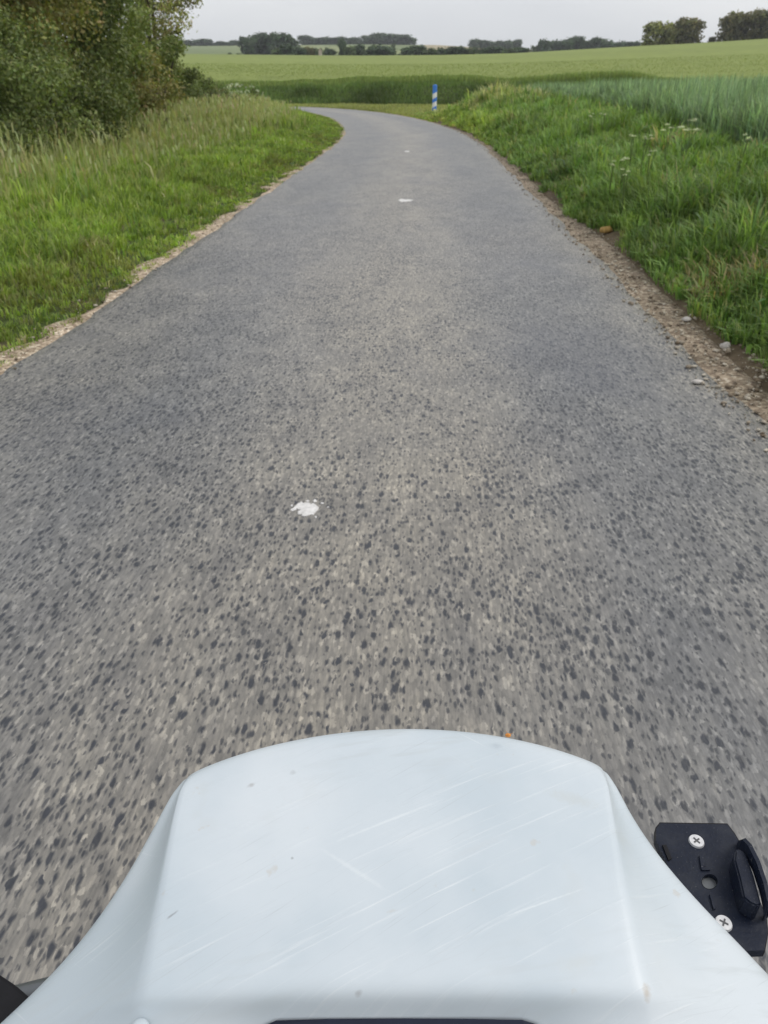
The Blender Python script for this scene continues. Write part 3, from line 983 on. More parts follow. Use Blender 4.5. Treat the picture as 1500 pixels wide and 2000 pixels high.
# bank behind the bend: long dark grass, then crop rim
n = 70000
x = -60 + 115 * rng.random(n)
v_ = rng.random(n)
y = y_base(x) + 0.2 + 6.0 * v_
la, s = road_coord(x, y)
dens = 0.6 * vnoise(x, y, 2.4, 2) + 0.4 * vnoise(x, y, 0.9, 3)
h = (0.16 + 0.62 * dens) * (0.6 + 0.7 * rng.random(n))
cb = palette(n, [(0.062, 0.096, 0.028), (0.088, 0.124, 0.038), (0.050, 0.078, 0.024)], [3, 2, 2]) * (0.35 + 1.25 * vnoise(x, y, 3.2, 6))[:, None]
blade_obj('far_bank_grass', np.stack([x, y, height(x, y, la, s) - 0.02], 1), h, 0.03 + 0.03 * rng.random(n), 0.2 + 0.6 * rng.random(n), cb, cb * 1.05, 'rough dark grass on the bank beyond the bend')
n = 45000
x = -60 + 150 * rng.random(n)
y = y_base(x) + 5.6 + 2.6 * rng.random(n)
la, s = road_coord(x, y)
h = (0.45 + 0.5 * vnoise(x, y, 5, 2)) * (0.8 + 0.35 * rng.random(n)) * (1 - 0.75 * sstep(6.4, 7.8, y - y_base(x)))
cb = palette(n, [(0.085, 0.115, 0.038), (0.12, 0.15, 0.05)], [1, 1])
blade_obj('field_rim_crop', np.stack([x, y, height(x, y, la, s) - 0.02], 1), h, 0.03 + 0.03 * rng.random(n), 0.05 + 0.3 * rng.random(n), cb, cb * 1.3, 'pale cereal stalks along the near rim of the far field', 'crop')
# ears standing above the pale field, thinning with distance
n = 60000
rr_ = 78 * np.exp(rng.random(n) * math.log(140 / 78))
az_ = R(-24) + R(54) * rng.random(n)
x, y = rr_ * np.sin(az_), rr_ * np.cos(az_)
k = y > y_base(x) + 7.5
x, y, rr_ = x[k], y[k], rr_[k]
n = len(x)
la, s = road_coord(x, y)
cb = palette(n, [(0.108, 0.132, 0.039), (0.114, 0.138, 0.042), (0.102, 0.126, 0.036)], [2, 2, 1], 0.06)
blade_obj('pale_field_crop', np.stack([x, y, height(x, y, la, s) - 0.05], 1), 0.10 + 0.08 * rng.random(n), 0.0005 * rr_ * (0.6 + 0.8 * rng.random(n)), 0.3 + 0.6 * rng.random(n), cb, cb * 1.05, 'pale green cereal crop of the wide field beyond the bend', 'crop')

# ------------------------------------------------------------------ trees
def leaf_cloud(centers, radii, nleaf, size, cols, wts, flat=0.8, shell=0.55):
    """rhombic leaves gathered in clumps; returns V, Q, C"""
    m = len(centers)
    wv = radii ** 2
    k = rng.choice(m, nleaf, p=wv / wv.sum())
    u = rng.normal(size=(nleaf, 3))
    u /= np.linalg.norm(u, axis=1)[:, None]
    rad = (shell + (1 - shell) * rng.random((nleaf, 1))) * radii[k][:, None]
    rad = rad * (1 + 0.25 * rng.normal(size=(nleaf, 1)))
    P = centers[k] + u * rad * np.array((1, 1, flat))
    nrm = u * 0.7 + np.array((0, 0, 0.35)) + 0.7 * rng.normal(size=(nleaf, 3))
    nrm /= np.linalg.norm(nrm, axis=1)[:, None]
    a = np.cross(nrm, rng.normal(size=(nleaf, 3)))
    a /= np.linalg.norm(a, axis=1)[:, None] + 1e-9
    b = np.cross(nrm, a)
    sz = size * (0.55 + 0.9 * rng.random((nleaf, 1)))
    V = np.stack([P - a * sz, P - b * sz * 0.55, P + a * sz, P + b * sz * 0.55], 1)
    Q = np.arange(nleaf * 4).reshape(-1, 4)
    ctone = 0.6 + 0.8 * rng.random((m, 1))
    Cc = palette(nleaf, cols, wts, 0.2) * ctone[k]
    return V.reshape(-1, 3), Q, np.repeat(Cc, 4, 0)

def limb_mesh(base, tops, r0, droop=0.0):
    """trunk forks into limbs that reach the given points"""
    Vs, Fs, off = [], [], 0
    b = np.array(base, float)
    for t in tops:
        t = np.array(t, float)
        mid = lerp(b, t, 0.45) + rng.normal(size=3) * 0.06 * np.linalg.norm(t - b)
        mid[:2] = lerp(mid[:2], b[:2], 0.45)
        q = lerp(mid, t, 0.55) + rng.normal(size=3) * 0.05 * np.linalg.norm(t - b)
        V, F = tube([b, mid, q, t], [r0, r0 * 0.6, r0 * 0.35, r0 * 0.1], 6)
        Vs.append(V); Fs.append(F + off); off += len(V)
    return mesh_np('trunk', np.concatenate(Vs), [np.concatenate(Fs)], smooth=True)

def clumps(n, rx, ry, z0, z1, rmin, rmax, power=0.5, round_=True):
    u = rng.normal(size=(n, 3))
    u /= np.linalg.norm(u, axis=1)[:, None]
    q = rng.random((n, 1)) ** power
    P = u * q
    zc, hz = (z0 + z1) / 2, (z1 - z0) / 2
    P = np.stack([P[:, 0] * rx, P[:, 1] * ry, zc + P[:, 2] * hz], 1)
    return P, rmin + (rmax - rmin) * rng.random(n)

def tree(name, label, cat, loc, rx, ry, z0, z1, nclump, rc, nleaf, leaf, cols, wts, group=None, trunk_r=0.09, flat=0.8, limbs=6, power=0.45, shape=None):
    x, y = loc
    z = float(height(np.array([x]), np.array([y]))[0])
    root = empty(name, (x, y, z))
    tag(root, label, cat, group)
    P, rad = clumps(nclump, rx, ry, z0, z1, rc * 0.6, rc * 1.2, power)
    if shape is not None:
        P = shape(P)
    V, Q, Cc = leaf_cloud(P, rad, nleaf, leaf, cols, wts, flat)
    V[:, 2] = np.maximum(V[:, 2], 0.03)
    link('crown', mesh_np('crown', V, [Q], Cc), M_leaf, root)
    pick = P[rng.choice(len(P), limbs, replace=False)]
    link('trunk', limb_mesh((0, 0, -0.08), pick, trunk_r), M_bark, root)
    return root

OL = [(0.135, 0.132, 0.044), (0.112, 0.116, 0.038), (0.155, 0.125, 0.054)]
DK = [(0.078, 0.098, 0.034), (0.102, 0.120, 0.040), (0.058, 0.076, 0.028)]
MD = [(0.105, 0.128, 0.042), (0.086, 0.110, 0.036), (0.130, 0.145, 0.052)]
BR = [(0.155, 0.160, 0.058), (0.125, 0.136, 0.050), (0.175, 0.140, 0.080)]
GRP = 'trees and bushes of the left hedge'
def pix(px, X):
    """ground spot seen in image column px where the lateral distance is X"""
    r = ray(px, 300)
    return (X, r[1] / r[0] * X)
hedge = [
    # name, label, cat, column, lateral, rx, ry, z0, z1, clumps, rc, leaves, size, cols
    ('hedge_tree', 'olive green tree cut off by the upper left corner', 'tree', -40, -8.3, 1.9, 2.2, 0.9, 5.6, 130, 0.55, 34000, 0.042, OL),
    ('hedge_tree', 'yellowish olive tree overhanging the shadowy bush near the left edge of the hedge', 'tree', 65, -8.2, 1.6, 1.8, 1.1, 5.2, 120, 0.55, 31000, 0.042, OL),
    ('hedge_tree', 'broad dark green tree in the middle of the left hedge', 'tree', 150, -8.6, 1.7, 2.0, 0.8, 6.2, 120, 0.58, 32000, 0.046, DK),
    ('hedge_tree', 'mid green leafy tree right of the dark hedge tree', 'tree', 222, -8.7, 1.35, 1.9, 0.7, 5.8, 95, 0.52, 23000, 0.05, MD),
    ('hedge_tree', 'loose light tree with sky gaps at the far end of the hedge', 'tree', 332, -9.6, 1.75, 1.5, 1.7, 6.6, 80, 0.40, 12500, 0.05, BR),
    ('hedge_bush', 'dark upright bush standing under the loose light tree', 'bush', 322, -8.9, 0.85, 1.0, 0.1, 3.9, 40, 0.38, 9000, 0.05, MD),
    ('hedge_bush', 'low sloping dark bush ending the hedge by the field', 'bush', 375, -9.2, 1.25, 1.8, 0.0, 1.9, 40, 0.4, 10000, 0.05, DK),
    ('hedge_bush', 'dark bramble bush at the left edge under the olive tree', 'bush', 0, -6.9, 1.15, 2.0, 0.0, 2.2, 60, 0.4, 24000, 0.033, DK),
    ('hedge_bush', 'shadowy green bush below the yellowish olive tree', 'bush', 100, -7.2, 1.15, 2.1, 0.0, 2.3, 58, 0.42, 22000, 0.035, DK),
    ('hedge_bush', 'rounded green bush at the foot of the broad dark tree', 'bush', 195, -7.9, 1.0, 2.0, 0.0, 2.1, 48, 0.42, 12000, 0.045, MD),
    ('hedge_bush', 'olive bush filling the hedge foot left of the dark upright bush', 'bush', 280, -8.4, 1.0, 1.9, 0.0, 2.3, 44, 0.42, 11000, 0.05, OL),
    ('low_scrub', 'low brownish scrub trailing from the hedge toward the bend', 'bush', 425, -9.4, 1.6, 3.2, 0.0, 0.95, 40, 0.4, 6500, 0.07, [(0.075, 0.085, 0.035), (0.11, 0.09, 0.05), (0.055, 0.075, 0.028)]),
]
for nm, lb, ct_, px_, X_, rx, ry, z0, z1, nc, rc, nl, lf, cl in hedge:
    tree(nm, lb, ct_, pix(px_, X_), rx, ry, z0, z1, nc, rc, nl, lf, cl, [3, 2, 1.5], GRP, trunk_r=0.05 + 0.015 * z1)

# flowering shrub beyond the scrub
def flower_bush(px_, X_, label):
    x, y = pix(px_, X_)
    root = tree('flowering_shrub', label, 'shrub', (x, y), 0.8, 0.8, 0.0, 1.1, 22, 0.32, 3000, 0.06, MD, [1, 1, 1], trunk_r=0.03)
    nfl = 60
    ang, el = rng.random(nfl) * 6.28, rng.random(nfl)
    P = np.stack([np.cos(ang) * 0.95 * np.sqrt(1 - el ** 2), np.sin(ang) * 0.95 * np.sqrt(1 - el ** 2), 0.45 + el * 0.85], 1) + rng.normal(size=(nfl, 3)) * 0.09
    V, Q, Cc = leaf_cloud(P, np.full(nfl, 0.07), 500, 0.04, [(0.30, 0.31, 0.26), (0.24, 0.26, 0.20)], [1, 1])
    link('blossom', mesh_np('blossom', V, [Q], Cc), M_leaf, root)
flower_bush(462, -10.0, 'white blossomed shrub beside the low scrub, nearer the hedge')
flower_bush(492, -10.4, 'small white blossomed shrub nearest the bend in the road')

# far trees: a few crowns shared between many trees
def crown_mesh(cols, nleaf=2000, leaf=0.07, nclump=44, rc=0.24):
    P, rad = clumps(nclump, 1, 1, -1, 1, rc * 0.5, rc, 0.35)
    P = np.sign(P) * np.abs(P) ** 0.62 * np.array((0.36, 0.36, 0.40)) + np.array((0, 0, 0.42))
    V, Q, Cc = leaf_cloud(P, rad, nleaf, leaf, cols, [3, 2, 1.5], 0.9)
    V[:, 2] = np.maximum(V[:, 2], 0.0)
    me_ = mesh_np('crown', V, [Q], Cc)
    me_.materials.append(M_leaf)
    tm = limb_mesh((0, 0, -0.1), P[rng.choice(len(P), 5, replace=False)], 0.028)
    tm.materials.append(M_bark)
    return me_, tm
FD = [(0.040, 0.060, 0.036), (0.052, 0.074, 0.042), (0.032, 0.048, 0.030)]
FM = [(0.058, 0.078, 0.042), (0.072, 0.092, 0.048), (0.046, 0.064, 0.036)]
FY = [(0.160, 0.162, 0.060), (0.135, 0.140, 0.052), (0.110, 0.110, 0.042)]
FB = [(0.084, 0.080, 0.038), (0.068, 0.068, 0.034), (0.100, 0.088, 0.044)]
CR = {'dark': [crown_mesh(FD) for _ in range(3)], 'mid': [crown_mesh(FM) for _ in range(3)], 'yellow': [crown_mesh(FY, 3200, 0.05, 46, 0.2)], 'brown': [crown_mesh(FB, 3200, 0.05, 46, 0.22) for _ in range(2)]}
ORD = ['first', 'second', 'third', 'fourth', 'fifth', 'sixth', 'seventh', 'eighth', 'ninth', 'tenth', 'eleventh', 'twelfth', 'thirteenth', 'fourteenth', 'fifteenth', 'sixteenth', 'seventeenth', 'eighteenth', 'nineteenth', 'twentieth', 'twenty-first', 'twenty-second']
def far_row(items, rdist, kinds, group, labeler):
    for i, it in enumerate(items):
        px_, ty, wpx = it[:3]
        kd = it[3] if len(it) > 3 else kinds
        r = (rdist(i) if callable(rdist) else rdist) * (1 + 0.02 * (rng.random() - 0.5))
        az, el = az_el(px_, ty)
        x, y = r * math.sin(az), r * math.cos(az)
        z = float(height(np.array([x]), np.array([y]))[0])
        zt = EYE + r * math.tan(el)
        hgt = max(1.5, (zt - z) / 0.97)
        wid = wpx / FPX * r * math.cos(PITCH) / (1.12 if kinds == 'brown' else 0.9)
        root = empty('field_tree', (x, y, z), rng.random() * 6.28)
        tag(root, labeler(i), 'tree', group)
        root.scale = (wid, wid, hgt)
        cm, tm = random.choice(CR[kd])
        link('crown', cm, None, root)
        link('trunk', tm, None, root)
# skyline ridge, left to right
ridge = [(360, 76, 26), (376, 80, 26), (395, 74, 34), (414, 82, 24), (432, 80, 22), (446, 82, 22), (460, 77, 26), (596, 68, 26), (614, 70, 26), (640, 70, 30), (664, 71, 26), (690, 71, 26), (720, 68, 30), (748, 63, 44), (778, 66, 44), (800, 70, 24)]
far_row(ridge, lambda i: 860, 'dark', 'trees along the left skyline ridge', lambda i: f'small dark tree on the left skyline ridge, {ORD[i]} from the left')
clump_ = [(484, 66, 34), (505, 62, 34), (524, 63, 34), (546, 61, 40), (562, 66, 34)]
far_row(clump_, 470, 'dark', 'dark tree clump on the hillside', lambda i: f'tall dark tree in the hillside clump left of centre, {ORD[i]} from the left')
row = [(544, 88, 34, 'mid'), (562, 80, 34), (584, 82, 32), (604, 84, 26, 'brown'), (620, 88, 22, 'mid'), (643, 86, 26), (668, 69, 15), (684, 82, 24, 'mid'), (702, 80, 20), (718, 88, 26, 'mid'), (742, 79, 50), (762, 90, 26, 'mid'), (800, 86, 34), (818, 82, 32), (842, 88, 36, 'mid'), (868, 86, 36), (894, 84, 34), (920, 88, 36, 'mid'), (946, 86, 34), (970, 85, 34), (994, 88, 30, 'mid'), (1018, 86, 30)]
row = [(a[0], a[1] + (5 if a[1] > 75 else 0)) + tuple(a[2:]) for a in row]
far_row(row, 330, 'dark', 'hedgerow trees along the crest of the pale field', lambda i: f'bushy hedgerow tree behind the pale field crest, {ORD[i]} from the left')
mid_ = [(932, 74, 26), (952, 76, 24), (974, 77, 24), (992, 76, 22), (1010, 76, 20)]
far_row(mid_, 800, 'dark', 'flat topped trees on the centre skyline', lambda i: f'dark flat topped skyline tree right of centre, {ORD[i]} from the left')
rowr = [(1046, 88, 18, 'mid'), (1066, 74, 26), (1088, 75, 28), (1108, 72, 26), (1126, 69, 30), (1150, 74, 26), (1170, 71, 28), (1190, 76, 26), (1212, 78, 30), (1238, 80, 30), (1262, 82, 24)]
far_row(rowr, 560, 'dark', 'dark wood edge at the right', lambda i: f'dark tree of the distant wood left of the copse, {ORD[i]} from the left')
cop = [(1292, 38, 66, 'yellow'), (1322, 44, 50, 'yellow'), (1352, 29, 66, 'brown'), (1393, 70, 16, 'brown'), (1434, 19, 56, 'brown'), (1468, 17, 60, 'brown'), (1506, 12, 66, 'brown')]
cl_ = ['yellow green rounded tree at the left end of the right copse', 'yellow green tree overlapping the dark rounded copse tree', 'dark rounded tree with light gaps low in its crown', 'low sparse bush in the gap between the two copse blocks', 'tall brown green tree right of the gap in the copse', 'tall brown green tree second right of the copse gap', 'tall tree cut by the right edge of the photograph']
far_row(cop, 312, 'brown', 'copse at the right end of the pale field', lambda i: cl_[i])
# scattered hillside bushes
far_row([(449, 103, 8), (466, 104, 9), (768, 84, 9)], 420, 'mid', 'lone hillside bushes', lambda i: ['tiny lone bush on the hillside below the dark clump, left one', 'tiny lone bush on the hillside below the dark clump, right one', 'tiny lone bush on the hillside at the centre'][i])

# pale hut between the hedgerow trees
az, el = az_el(625, 96)
r = 322
x, y = r * math.sin(az), r * math.cos(az)
z = float(height(np.array([x]), np.array([y]))[0])
hut = empty('field_hut', (x, y, z))
hut.scale = (0.6, 0.6, 0.85)
tag(hut, 'tiny pale hut half hidden between hedgerow trees', 'hut')
bm = bmesh.new()
v = [bm.verts.new(p) for p in [(-.9, -.9, -.3), (.9, -.9, -.3), (.9, .9, -.3), (-.9, .9, -.3), (-.9, -.9, 3.0), (.9, -.9, 3.0), (.9, .9, 3.0), (-.9, .9, 3.0), (0, -.9, 3.8), (0, .9, 3.8)]]
for f in [(0, 1, 5, 8, 4), (2, 3, 7, 9, 6), (1, 2, 6, 5), (3, 0, 4, 7), (4, 8, 9, 7), (5, 6, 9, 8)]:
    bm.faces.new([v[i] for i in f])
bm_obj('wall', bm, M_render, hut, False)
bm = bmesh.new()
for sgn in (-1, 1):
    q = [bm.verts.new(p) for p in [(0, -1.05, 3.9), (0, 1.05, 3.9), (sgn * 1.1, 1.05, 2.93), (sgn * 1.1, -1.05, 2.93)]]
    bm.faces.new(q)
bm_obj('roof', bm, M_tile, hut, False)

# ------------------------------------------------------------------ delineator post
p = on_plane(848, 222, 0)
pz = float(height(np.array([p[0]]), np.array([p[1]]))[0])
post = empty('delineator_post', (p[0], p[1], pz))
tag(post, 'blue and white striped round marker post on the outside of the bend', 'marker post')
PR, PH = 0.125, 1.30
bands = [0, 0.22, 0.46, 0.66, 0.92, PH]
for i in range(5):
    z0, z1 = bands[i], bands[i + 1]
    V, F = tube([(0, 0, z0 - (0.1 if i == 0 else 0)), (0, 0, z1)], PR, 20)
    # stripes climb obliquely round the post
    tilt = 0.06
    V = V.copy()
    if i > 0: V[:20, 2] += tilt * V[:20, 0] / PR
    if i < 4: V[20:, 2] += tilt * V[20:, 0] / PR
    link('stripe_band', mesh_np('stripe_band', V, [F], smooth=True), M_postb if i % 2 == 0 else M_postw, post)
bm = bmesh.new()
bmesh.ops.create_uvsphere(bm, u_segments=20, v_segments=8, radius=PR)
for vv in bm.verts: vv.co.z = PH + max(0, vv.co.z) * 0.35 - 0.001
bm_obj('cap', bm, M_postb, post)

# ------------------------------------------------------------------ paint marks, stones, litter
def splash(name, px_, py_, sx, sy, label, lobes, seed):
    rs_ = random.Random(seed)
    c = on_plane(px_, py_, 0.0)
    bm = bmesh.new()
    for (ox, oy, rad) in lobes:
        nseg = 22
        ring, top = [], []
        ph = [rs_.random() * 6.28 for _ in range(3)]
        for k in range(nseg):
            a = 2 * math.pi * k / nseg
            q = rad * (1 + 0.16 * math.sin(2 * a + ph[0]) + 0.13 * math.sin(5 * a + ph[1]) + 0.10 * math.sin(9 * a + ph[2]))
            ring.append(bm.verts.new((ox * sx + q * sx * math.cos(a), oy * sy + q * sy * math.sin(a), -0.003)))
            top.append(bm.verts.new((ox * sx + q * 0.93 * sx * math.cos(a), oy * sy + q * 0.93 * sy * math.sin(a), 0.003 + rs_.random() * 0.0012)))
        for k in range(nseg):
            k2 = (k + 1) % nseg
            bm.faces.new((ring[k], ring[k2], top[k2], top[k]))
        bm.faces.new(top)
    o = bm_obj(name, bm, M_wpaint, None, False)
    lat0, _ = road_coord(np.array([c[0]]), np.array([c[1]]))
    o.location = (c[0], c[1], 0.012 * (1 - (lat0[0] / HW) ** 2) + 0.003)
    return tag(o, label, 'paint mark', 'white marks on the lane')
splash('paint_splash', 600, 1000, 0.048, 0.060, 'white splash on the road nearest the scooter', [(-0.35, 0.25, 0.62), (0.25, -0.35, 0.66), (0.45, 0.05, 0.5), (-1.05, -0.2, 0.22), (0.5, 1.0, 0.17), (-0.45, -0.55, 0.25), (-1.3, 0.3, 0.1), (1.15, 0.7, 0.12), (0.9, -1.1, 0.1), (-0.1, 0.95, 0.13), (1.7, 0.2, 0.08)], 3)
splash('paint_splash', 790, 394, 0.10, 0.20, 'oval white mark on the lane halfway to the bend', [(-0.25, 0, 0.7), (0.45, 0.05, 0.62)], 5)
splash('paint_splash', 795, 297, 0.07, 0.30, 'faint small white mark on the lane nearest the bend', [(0, 0, 0.8)], 8)

def rock(name, px_, py_, size, mat, label, cat, seed, zoff=0.0):
    rs_ = np.random.default_rng(seed)
    c = on_plane(px_, py_, 0.01)
    v, f = rock_verts(2)
    v = v * np.array(size) * (1 + 0.28 * (vnoise(v[:, 0] * 3 + seed, v[:, 1] * 3 + v[:, 2] * 2, 1.0, seed)[:, None] - 0.5) * 2)
    v[:, 2] = np.maximum(v[:, 2], -size[2] * 0.35)
    o = link(name, mesh_np(name, v, [f], smooth=False), mat)
    la_, s2 = road_coord(np.array([c[0]]), np.array([c[1]]))
    z = max(0.0, float(height(np.array([c[0]]), np.array([c[1]]))[0])) + 0.012
    o.location = (c[0], c[1], z + size[2] * 0.3 + zoff)
    return tag(o, label, cat)
rock('stone', 1415, 684, (0.034, 0.028, 0.026), M_stone, 'white rounded stone on the gravel shoulder below the bank', 'stone', 11)
rock('stone', 1361, 748, (0.036, 0.022, 0.014), M_stone, 'flat pale stone lying on the tarmac by the shoulder', 'stone', 12)
rock('stone', 1340, 628, (0.034, 0.026, 0.02), M_stone, 'chunky pale stone half way up the gravel shoulder', 'stone', 13)
rock('crust_lump', 1182, 463, (0.062, 0.05, 0.05), M_stoney, 'yellow orange lump lying at the foot of the right bank', 'litter', 15)

# ------------------------------------------------------------------ wild flowers
M_stem = mat_plain('flower_stem', (0.09, 0.14, 0.03), 0.7, scale=30)
def umbel_plant(x, y, z, h, label, group, big=1.0, colr=((0.34, 0.35, 0.28), (0.28, 0.30, 0.22)), heads=4):
    root = empty('umbel_flower', (x, y, z))
    tag(root, label, 'wild flower', group)
    for k in range(heads):
        a = rng.random() * 6.28
        t = np.array([math.cos(a) * 0.16 * big * (k > 0), math.sin(a) * 0.16 * big * (k > 0), h * (1 - 0.12 * rng.random())])
        tube_obj('stem', [(0, 0, 0), (t[0] * 0.3, t[1] * 0.3, t[2] * 0.55), tuple(t)], [0.006, 0.005, 0.003], M_stem, root, 5, False)
        P = np.concatenate([t[None] + np.array([[math.cos(q) * 0.045 * big, math.sin(q) * 0.045 * big, 0.0] for q in np.linspace(0, 6.28, 7)[:-1]]), t[None] + [[0, 0, 0.01]]])
        V, Q, Cc = leaf_cloud(P, np.full(len(P), 0.022 * big), 70, 0.013 * big, colr, [1, 1], 0.4)
        link('flower_head', mesh_np('flower_head', V, [Q], Cc), M_leaf, root)
    return root
fl = [(1222, 300, 1.0, 'white umbel flower low on the bank, left of the leaning pair'), (1200, 312, 0.8, 'small white umbel flower at the left of the bank flowers'), (1240, 262, 0.9, 'white umbel flower just below the crop edge, middle'), (1262, 264, 0.8, 'white umbel flower below the crop edge, right of another'), (1312, 243, 1.3, 'creamy umbel flower against the crop, left of the largest'), (1344, 248, 1.7, 'largest creamy umbel flower against the blue green crop'), (1358, 228, 1.1, 'tall creamy umbel flower above the largest one'), (1158, 222, 0.9, 'white umbel flower high on the bank, left of a pair'), (1182, 216, 0.9, 'white umbel flower high on the bank, right of a pair'), (1272, 292, 0.8, 'lone white umbel flower on the right side of the bank'), (1456, 262, 0.9, 'white umbel flower at the crop foot near the right edge'), (1228, 328, 0.8, 'lowest white umbel flower on the grassy bank')]
for px_, py_, big, lb in fl:
    # march along the sight line to where a 0.4 m plant tops out on the bank
    r = ray(px_, py_)
    t = 4.0
    while t < 60:
        q = np.array([0, 0, EYE]) + r * t
        if q[2] - float(height(np.array([q[0]]), np.array([q[1]]))[0]) < 0.56: break
        t += 0.1
    zg = float(height(np.array([q[0]]), np.array([q[1]]))[0])
    umbel_plant(q[0], q[1], zg, max(0.15, q[2] - zg), lb, 'umbel flowers on the right bank', big * 0.46, heads=3)
fl2 = [(118, 245, 'pale umbel flower in the tall grass below the hedge, left one'), (150, 255, 'pale umbel flower in the tall grass below the hedge, middle'), (260, 262, 'pale umbel flower in the tall grass, right of the others')]
for px_, py_, lb in fl2:
    x, y = pix(px_, -6.6)
    zg = float(height(np.array([x]), np.array([y]))[0])
    r = ray(px_, py_)
    zt = EYE + r[2] * (x / r[0])
    umbel_plant(x, y, zg, max(0.3, zt - zg), lb, 'umbel flowers by the left hedge', 0.6, heads=3)
lw = [(72, 262), (104, 232), (136, 238), (190, 214), (206, 224), (236, 240), (288, 232), (330, 226), (372, 222), (420, 214)]
for i, (px_, py_) in enumerate(lw):
    x, y = pix(px_, -6.2 - 0.3 * rng.random())
    zg = float(height(np.array([x]), np.array([y]))[0])
    r = ray(px_, py_)
    zt = EYE + r[2] * (x / r[0])
    hh = min(1.5, max(0.45, zt - zg))
    root = empty('tall_weed', (x, y, zg))
    tag(root, f'tall pale flowering weed along the hedge foot, {ORD[i]} from the left', 'weed', 'pale weeds along the left hedge')
    P = []
    for k in range(4):
        a = rng.random() * 6.28
        t = np.array([math.cos(a) * 0.11, math.sin(a) * 0.11, hh * (0.78 + 0.22 * rng.random())])
        tube_obj('stem', [(0, 0, 0), (t[0] * 0.3, t[1] * 0.3, t[2] * 0.55), tuple(t)], [0.008, 0.006, 0.004], M_stem, root, 5, False)
        V, Q, Cc = leaf_cloud(np.array([t * (0.72 + 0.07 * j) for j in range(5)]), np.array([0.06, 0.07, 0.06, 0.05, 0.04]), 110, 0.026, [(0.20, 0.215, 0.105), (0.17, 0.195, 0.085), (0.235, 0.23, 0.14)], [1, 1, 0.7], 1.2)
        link('plume', mesh_np('plume', V, [Q], Cc), M_leaf, root)
q = pix(124, -5.4)
zg = float(height(np.array([q[0]]), np.array([q[1]]))[0])
r = ray(124, 313)
zt = EYE + r[2] * (q[0] / r[0])
yf = empty('yellow_flower', (q[0], q[1], zg))
tag(yf, 'single yellow flower in the tall grass on the left', 'wild flower')
hh = max(0.3, zt - zg)
tube_obj('stem', [(0, 0, 0), (0.01, 0, hh * 0.5), (0, 0, hh)], [0.006, 0.005, 0.004], M_stem, yf, 5, False)
V, Q, Cc = leaf_cloud(np.array([[0, 0, hh]]), np.array([0.03]), 60, 0.02, [(0.75, 0.55, 0.02)], [1], 0.6)
link('flower_head', mesh_np('flower_head', V, [Q], Cc), M_leaf, yf)

# ------------------------------------------------------------------ scooter
SC = empty('scooter', (0, 0, 0))
tag(SC, 'white scooter whose scratched front cowl fills the bottom of the view', 'scooter')
def W(px_, py_, z):
    return on_plane(px_, py_, z)
# rows from nose to rear: left edge, left crease, right crease, right edge (pixel + height)
rowsC = [
    ((346, 1518, 1.033), (362, 1508, 1.039), (1182, 1492, 1.039), (1199, 1505, 1.033)),
    ((312, 1580, 1.024), (344, 1562, 1.039), (1192, 1556, 1.039), (1226, 1568, 1.024)),
    ((258, 1676, 1.012), (330, 1640, 1.038), (1202, 1630, 1.038), (1288, 1660, 1.012)),
    ((196, 1770, 1.000), (314, 1730, 1.036), (1216, 1725, 1.036), (1378, 1757, 1.000)),
    ((112, 1872, 0.988), (296, 1830, 1.033), (1236, 1825, 1.033), (1470, 1846, 0.988)),
    ((30, 1950, 0.977), (283, 1905, 1.030), (1252, 1900, 1.030), (1535, 1915, 0.977)),
    ((-40, 2012, 0.970), (275, 1954, 1.028), (1264, 1950, 1.028), (1600, 1970, 0.970)),
    ((-80, 2050, 0.965), (268, 1984, 1.020), (1276, 1980, 1.020), (1650, 2010, 0.965)),
    ((-260, 2220, 0.950), (240, 2140, 1.004), (1310, 2136, 1.004), (1850, 2180, 0.950)),
    ((-420, 2400, 0.935), (210, 2320, 0.985), (1345, 2316, 0.985), (2040, 2360, 0.935)),
]
NP = 9
grid = []
for ri, (ls, lc, rc_, rs_) in enumerate(rowsC):
    A, B, Cc_, D = W(*ls), W(*lc), W(*rc_), W(*rs_)
    rowp = []
    out_l = A + np.array((0.004, 0.0, -0.05))
    in_l = A + np.array((0.02, 0.0, -0.13))
    rowp += [in_l, out_l, A]
    m_ = lerp(A, B, 0.5) + np.array((0.004, 0, -0.003))
    rowp += [m_, B]
    t_ = ri / 6.0
    bow = max(0.0, 1 - t_) ** 2
    for k in range(1, NP):
        f = k / NP
        P_ = lerp(B, Cc_, f)
        dome = 1 - (2 * f - 1) ** 2
        P_ = P_ + np.array((0, 0.030 * bow * dome ** 0.85, 0.0045 * dome + 0.0045 * bow * dome))
        if ri == 7:      # rolled lip above the dials sinks a little in the middle
            P_ = P_ + np.array((0, 0, -0.012 * sstep(0.05, 0.3, min(f, 1 - f))))
        if ri >= 8:
            P_ = P_ + np.array((0, 0, -0.040 * sstep(0.05, 0.3, min(f, 1 - f))))
        rowp.append(P_)
    m2 = lerp(D, Cc_, 0.5) + np.array((-0.004, 0, -0.003))
    rowp += [Cc_, m2, D, D + np.array((-0.004, 0, -0.05)), D + np.array((-0.02, 0, -0.13))]
    grid.append(rowp)
first = grid[0]
cx_ = 0.0
front1 = [q + np.array((0, 0.010, -0.012)) if 2 <= i <= len(first) - 3 else q for i, q in enumerate(first)]
front2 = [q + np.array((0, 0.012, -0.050)) if 2 <= i <= len(first) - 3 else q + np.array((0, 0.004, 0)) for i, q in enumerate(first)]
front3 = [q + np.array((-(q[0]) * 0.12, -0.012, -0.16)) if 2 <= i <= len(first) - 3 else q + np.array((0, 0.0, -0.03)) for i, q in enumerate(first)]
grid = [front3, front2, front1] + grid
nr, ncg = len(grid), len(grid[0])
bm = bmesh.new()
gv = [[bm.verts.new(tuple(q)) for q in rw] for rw in grid]
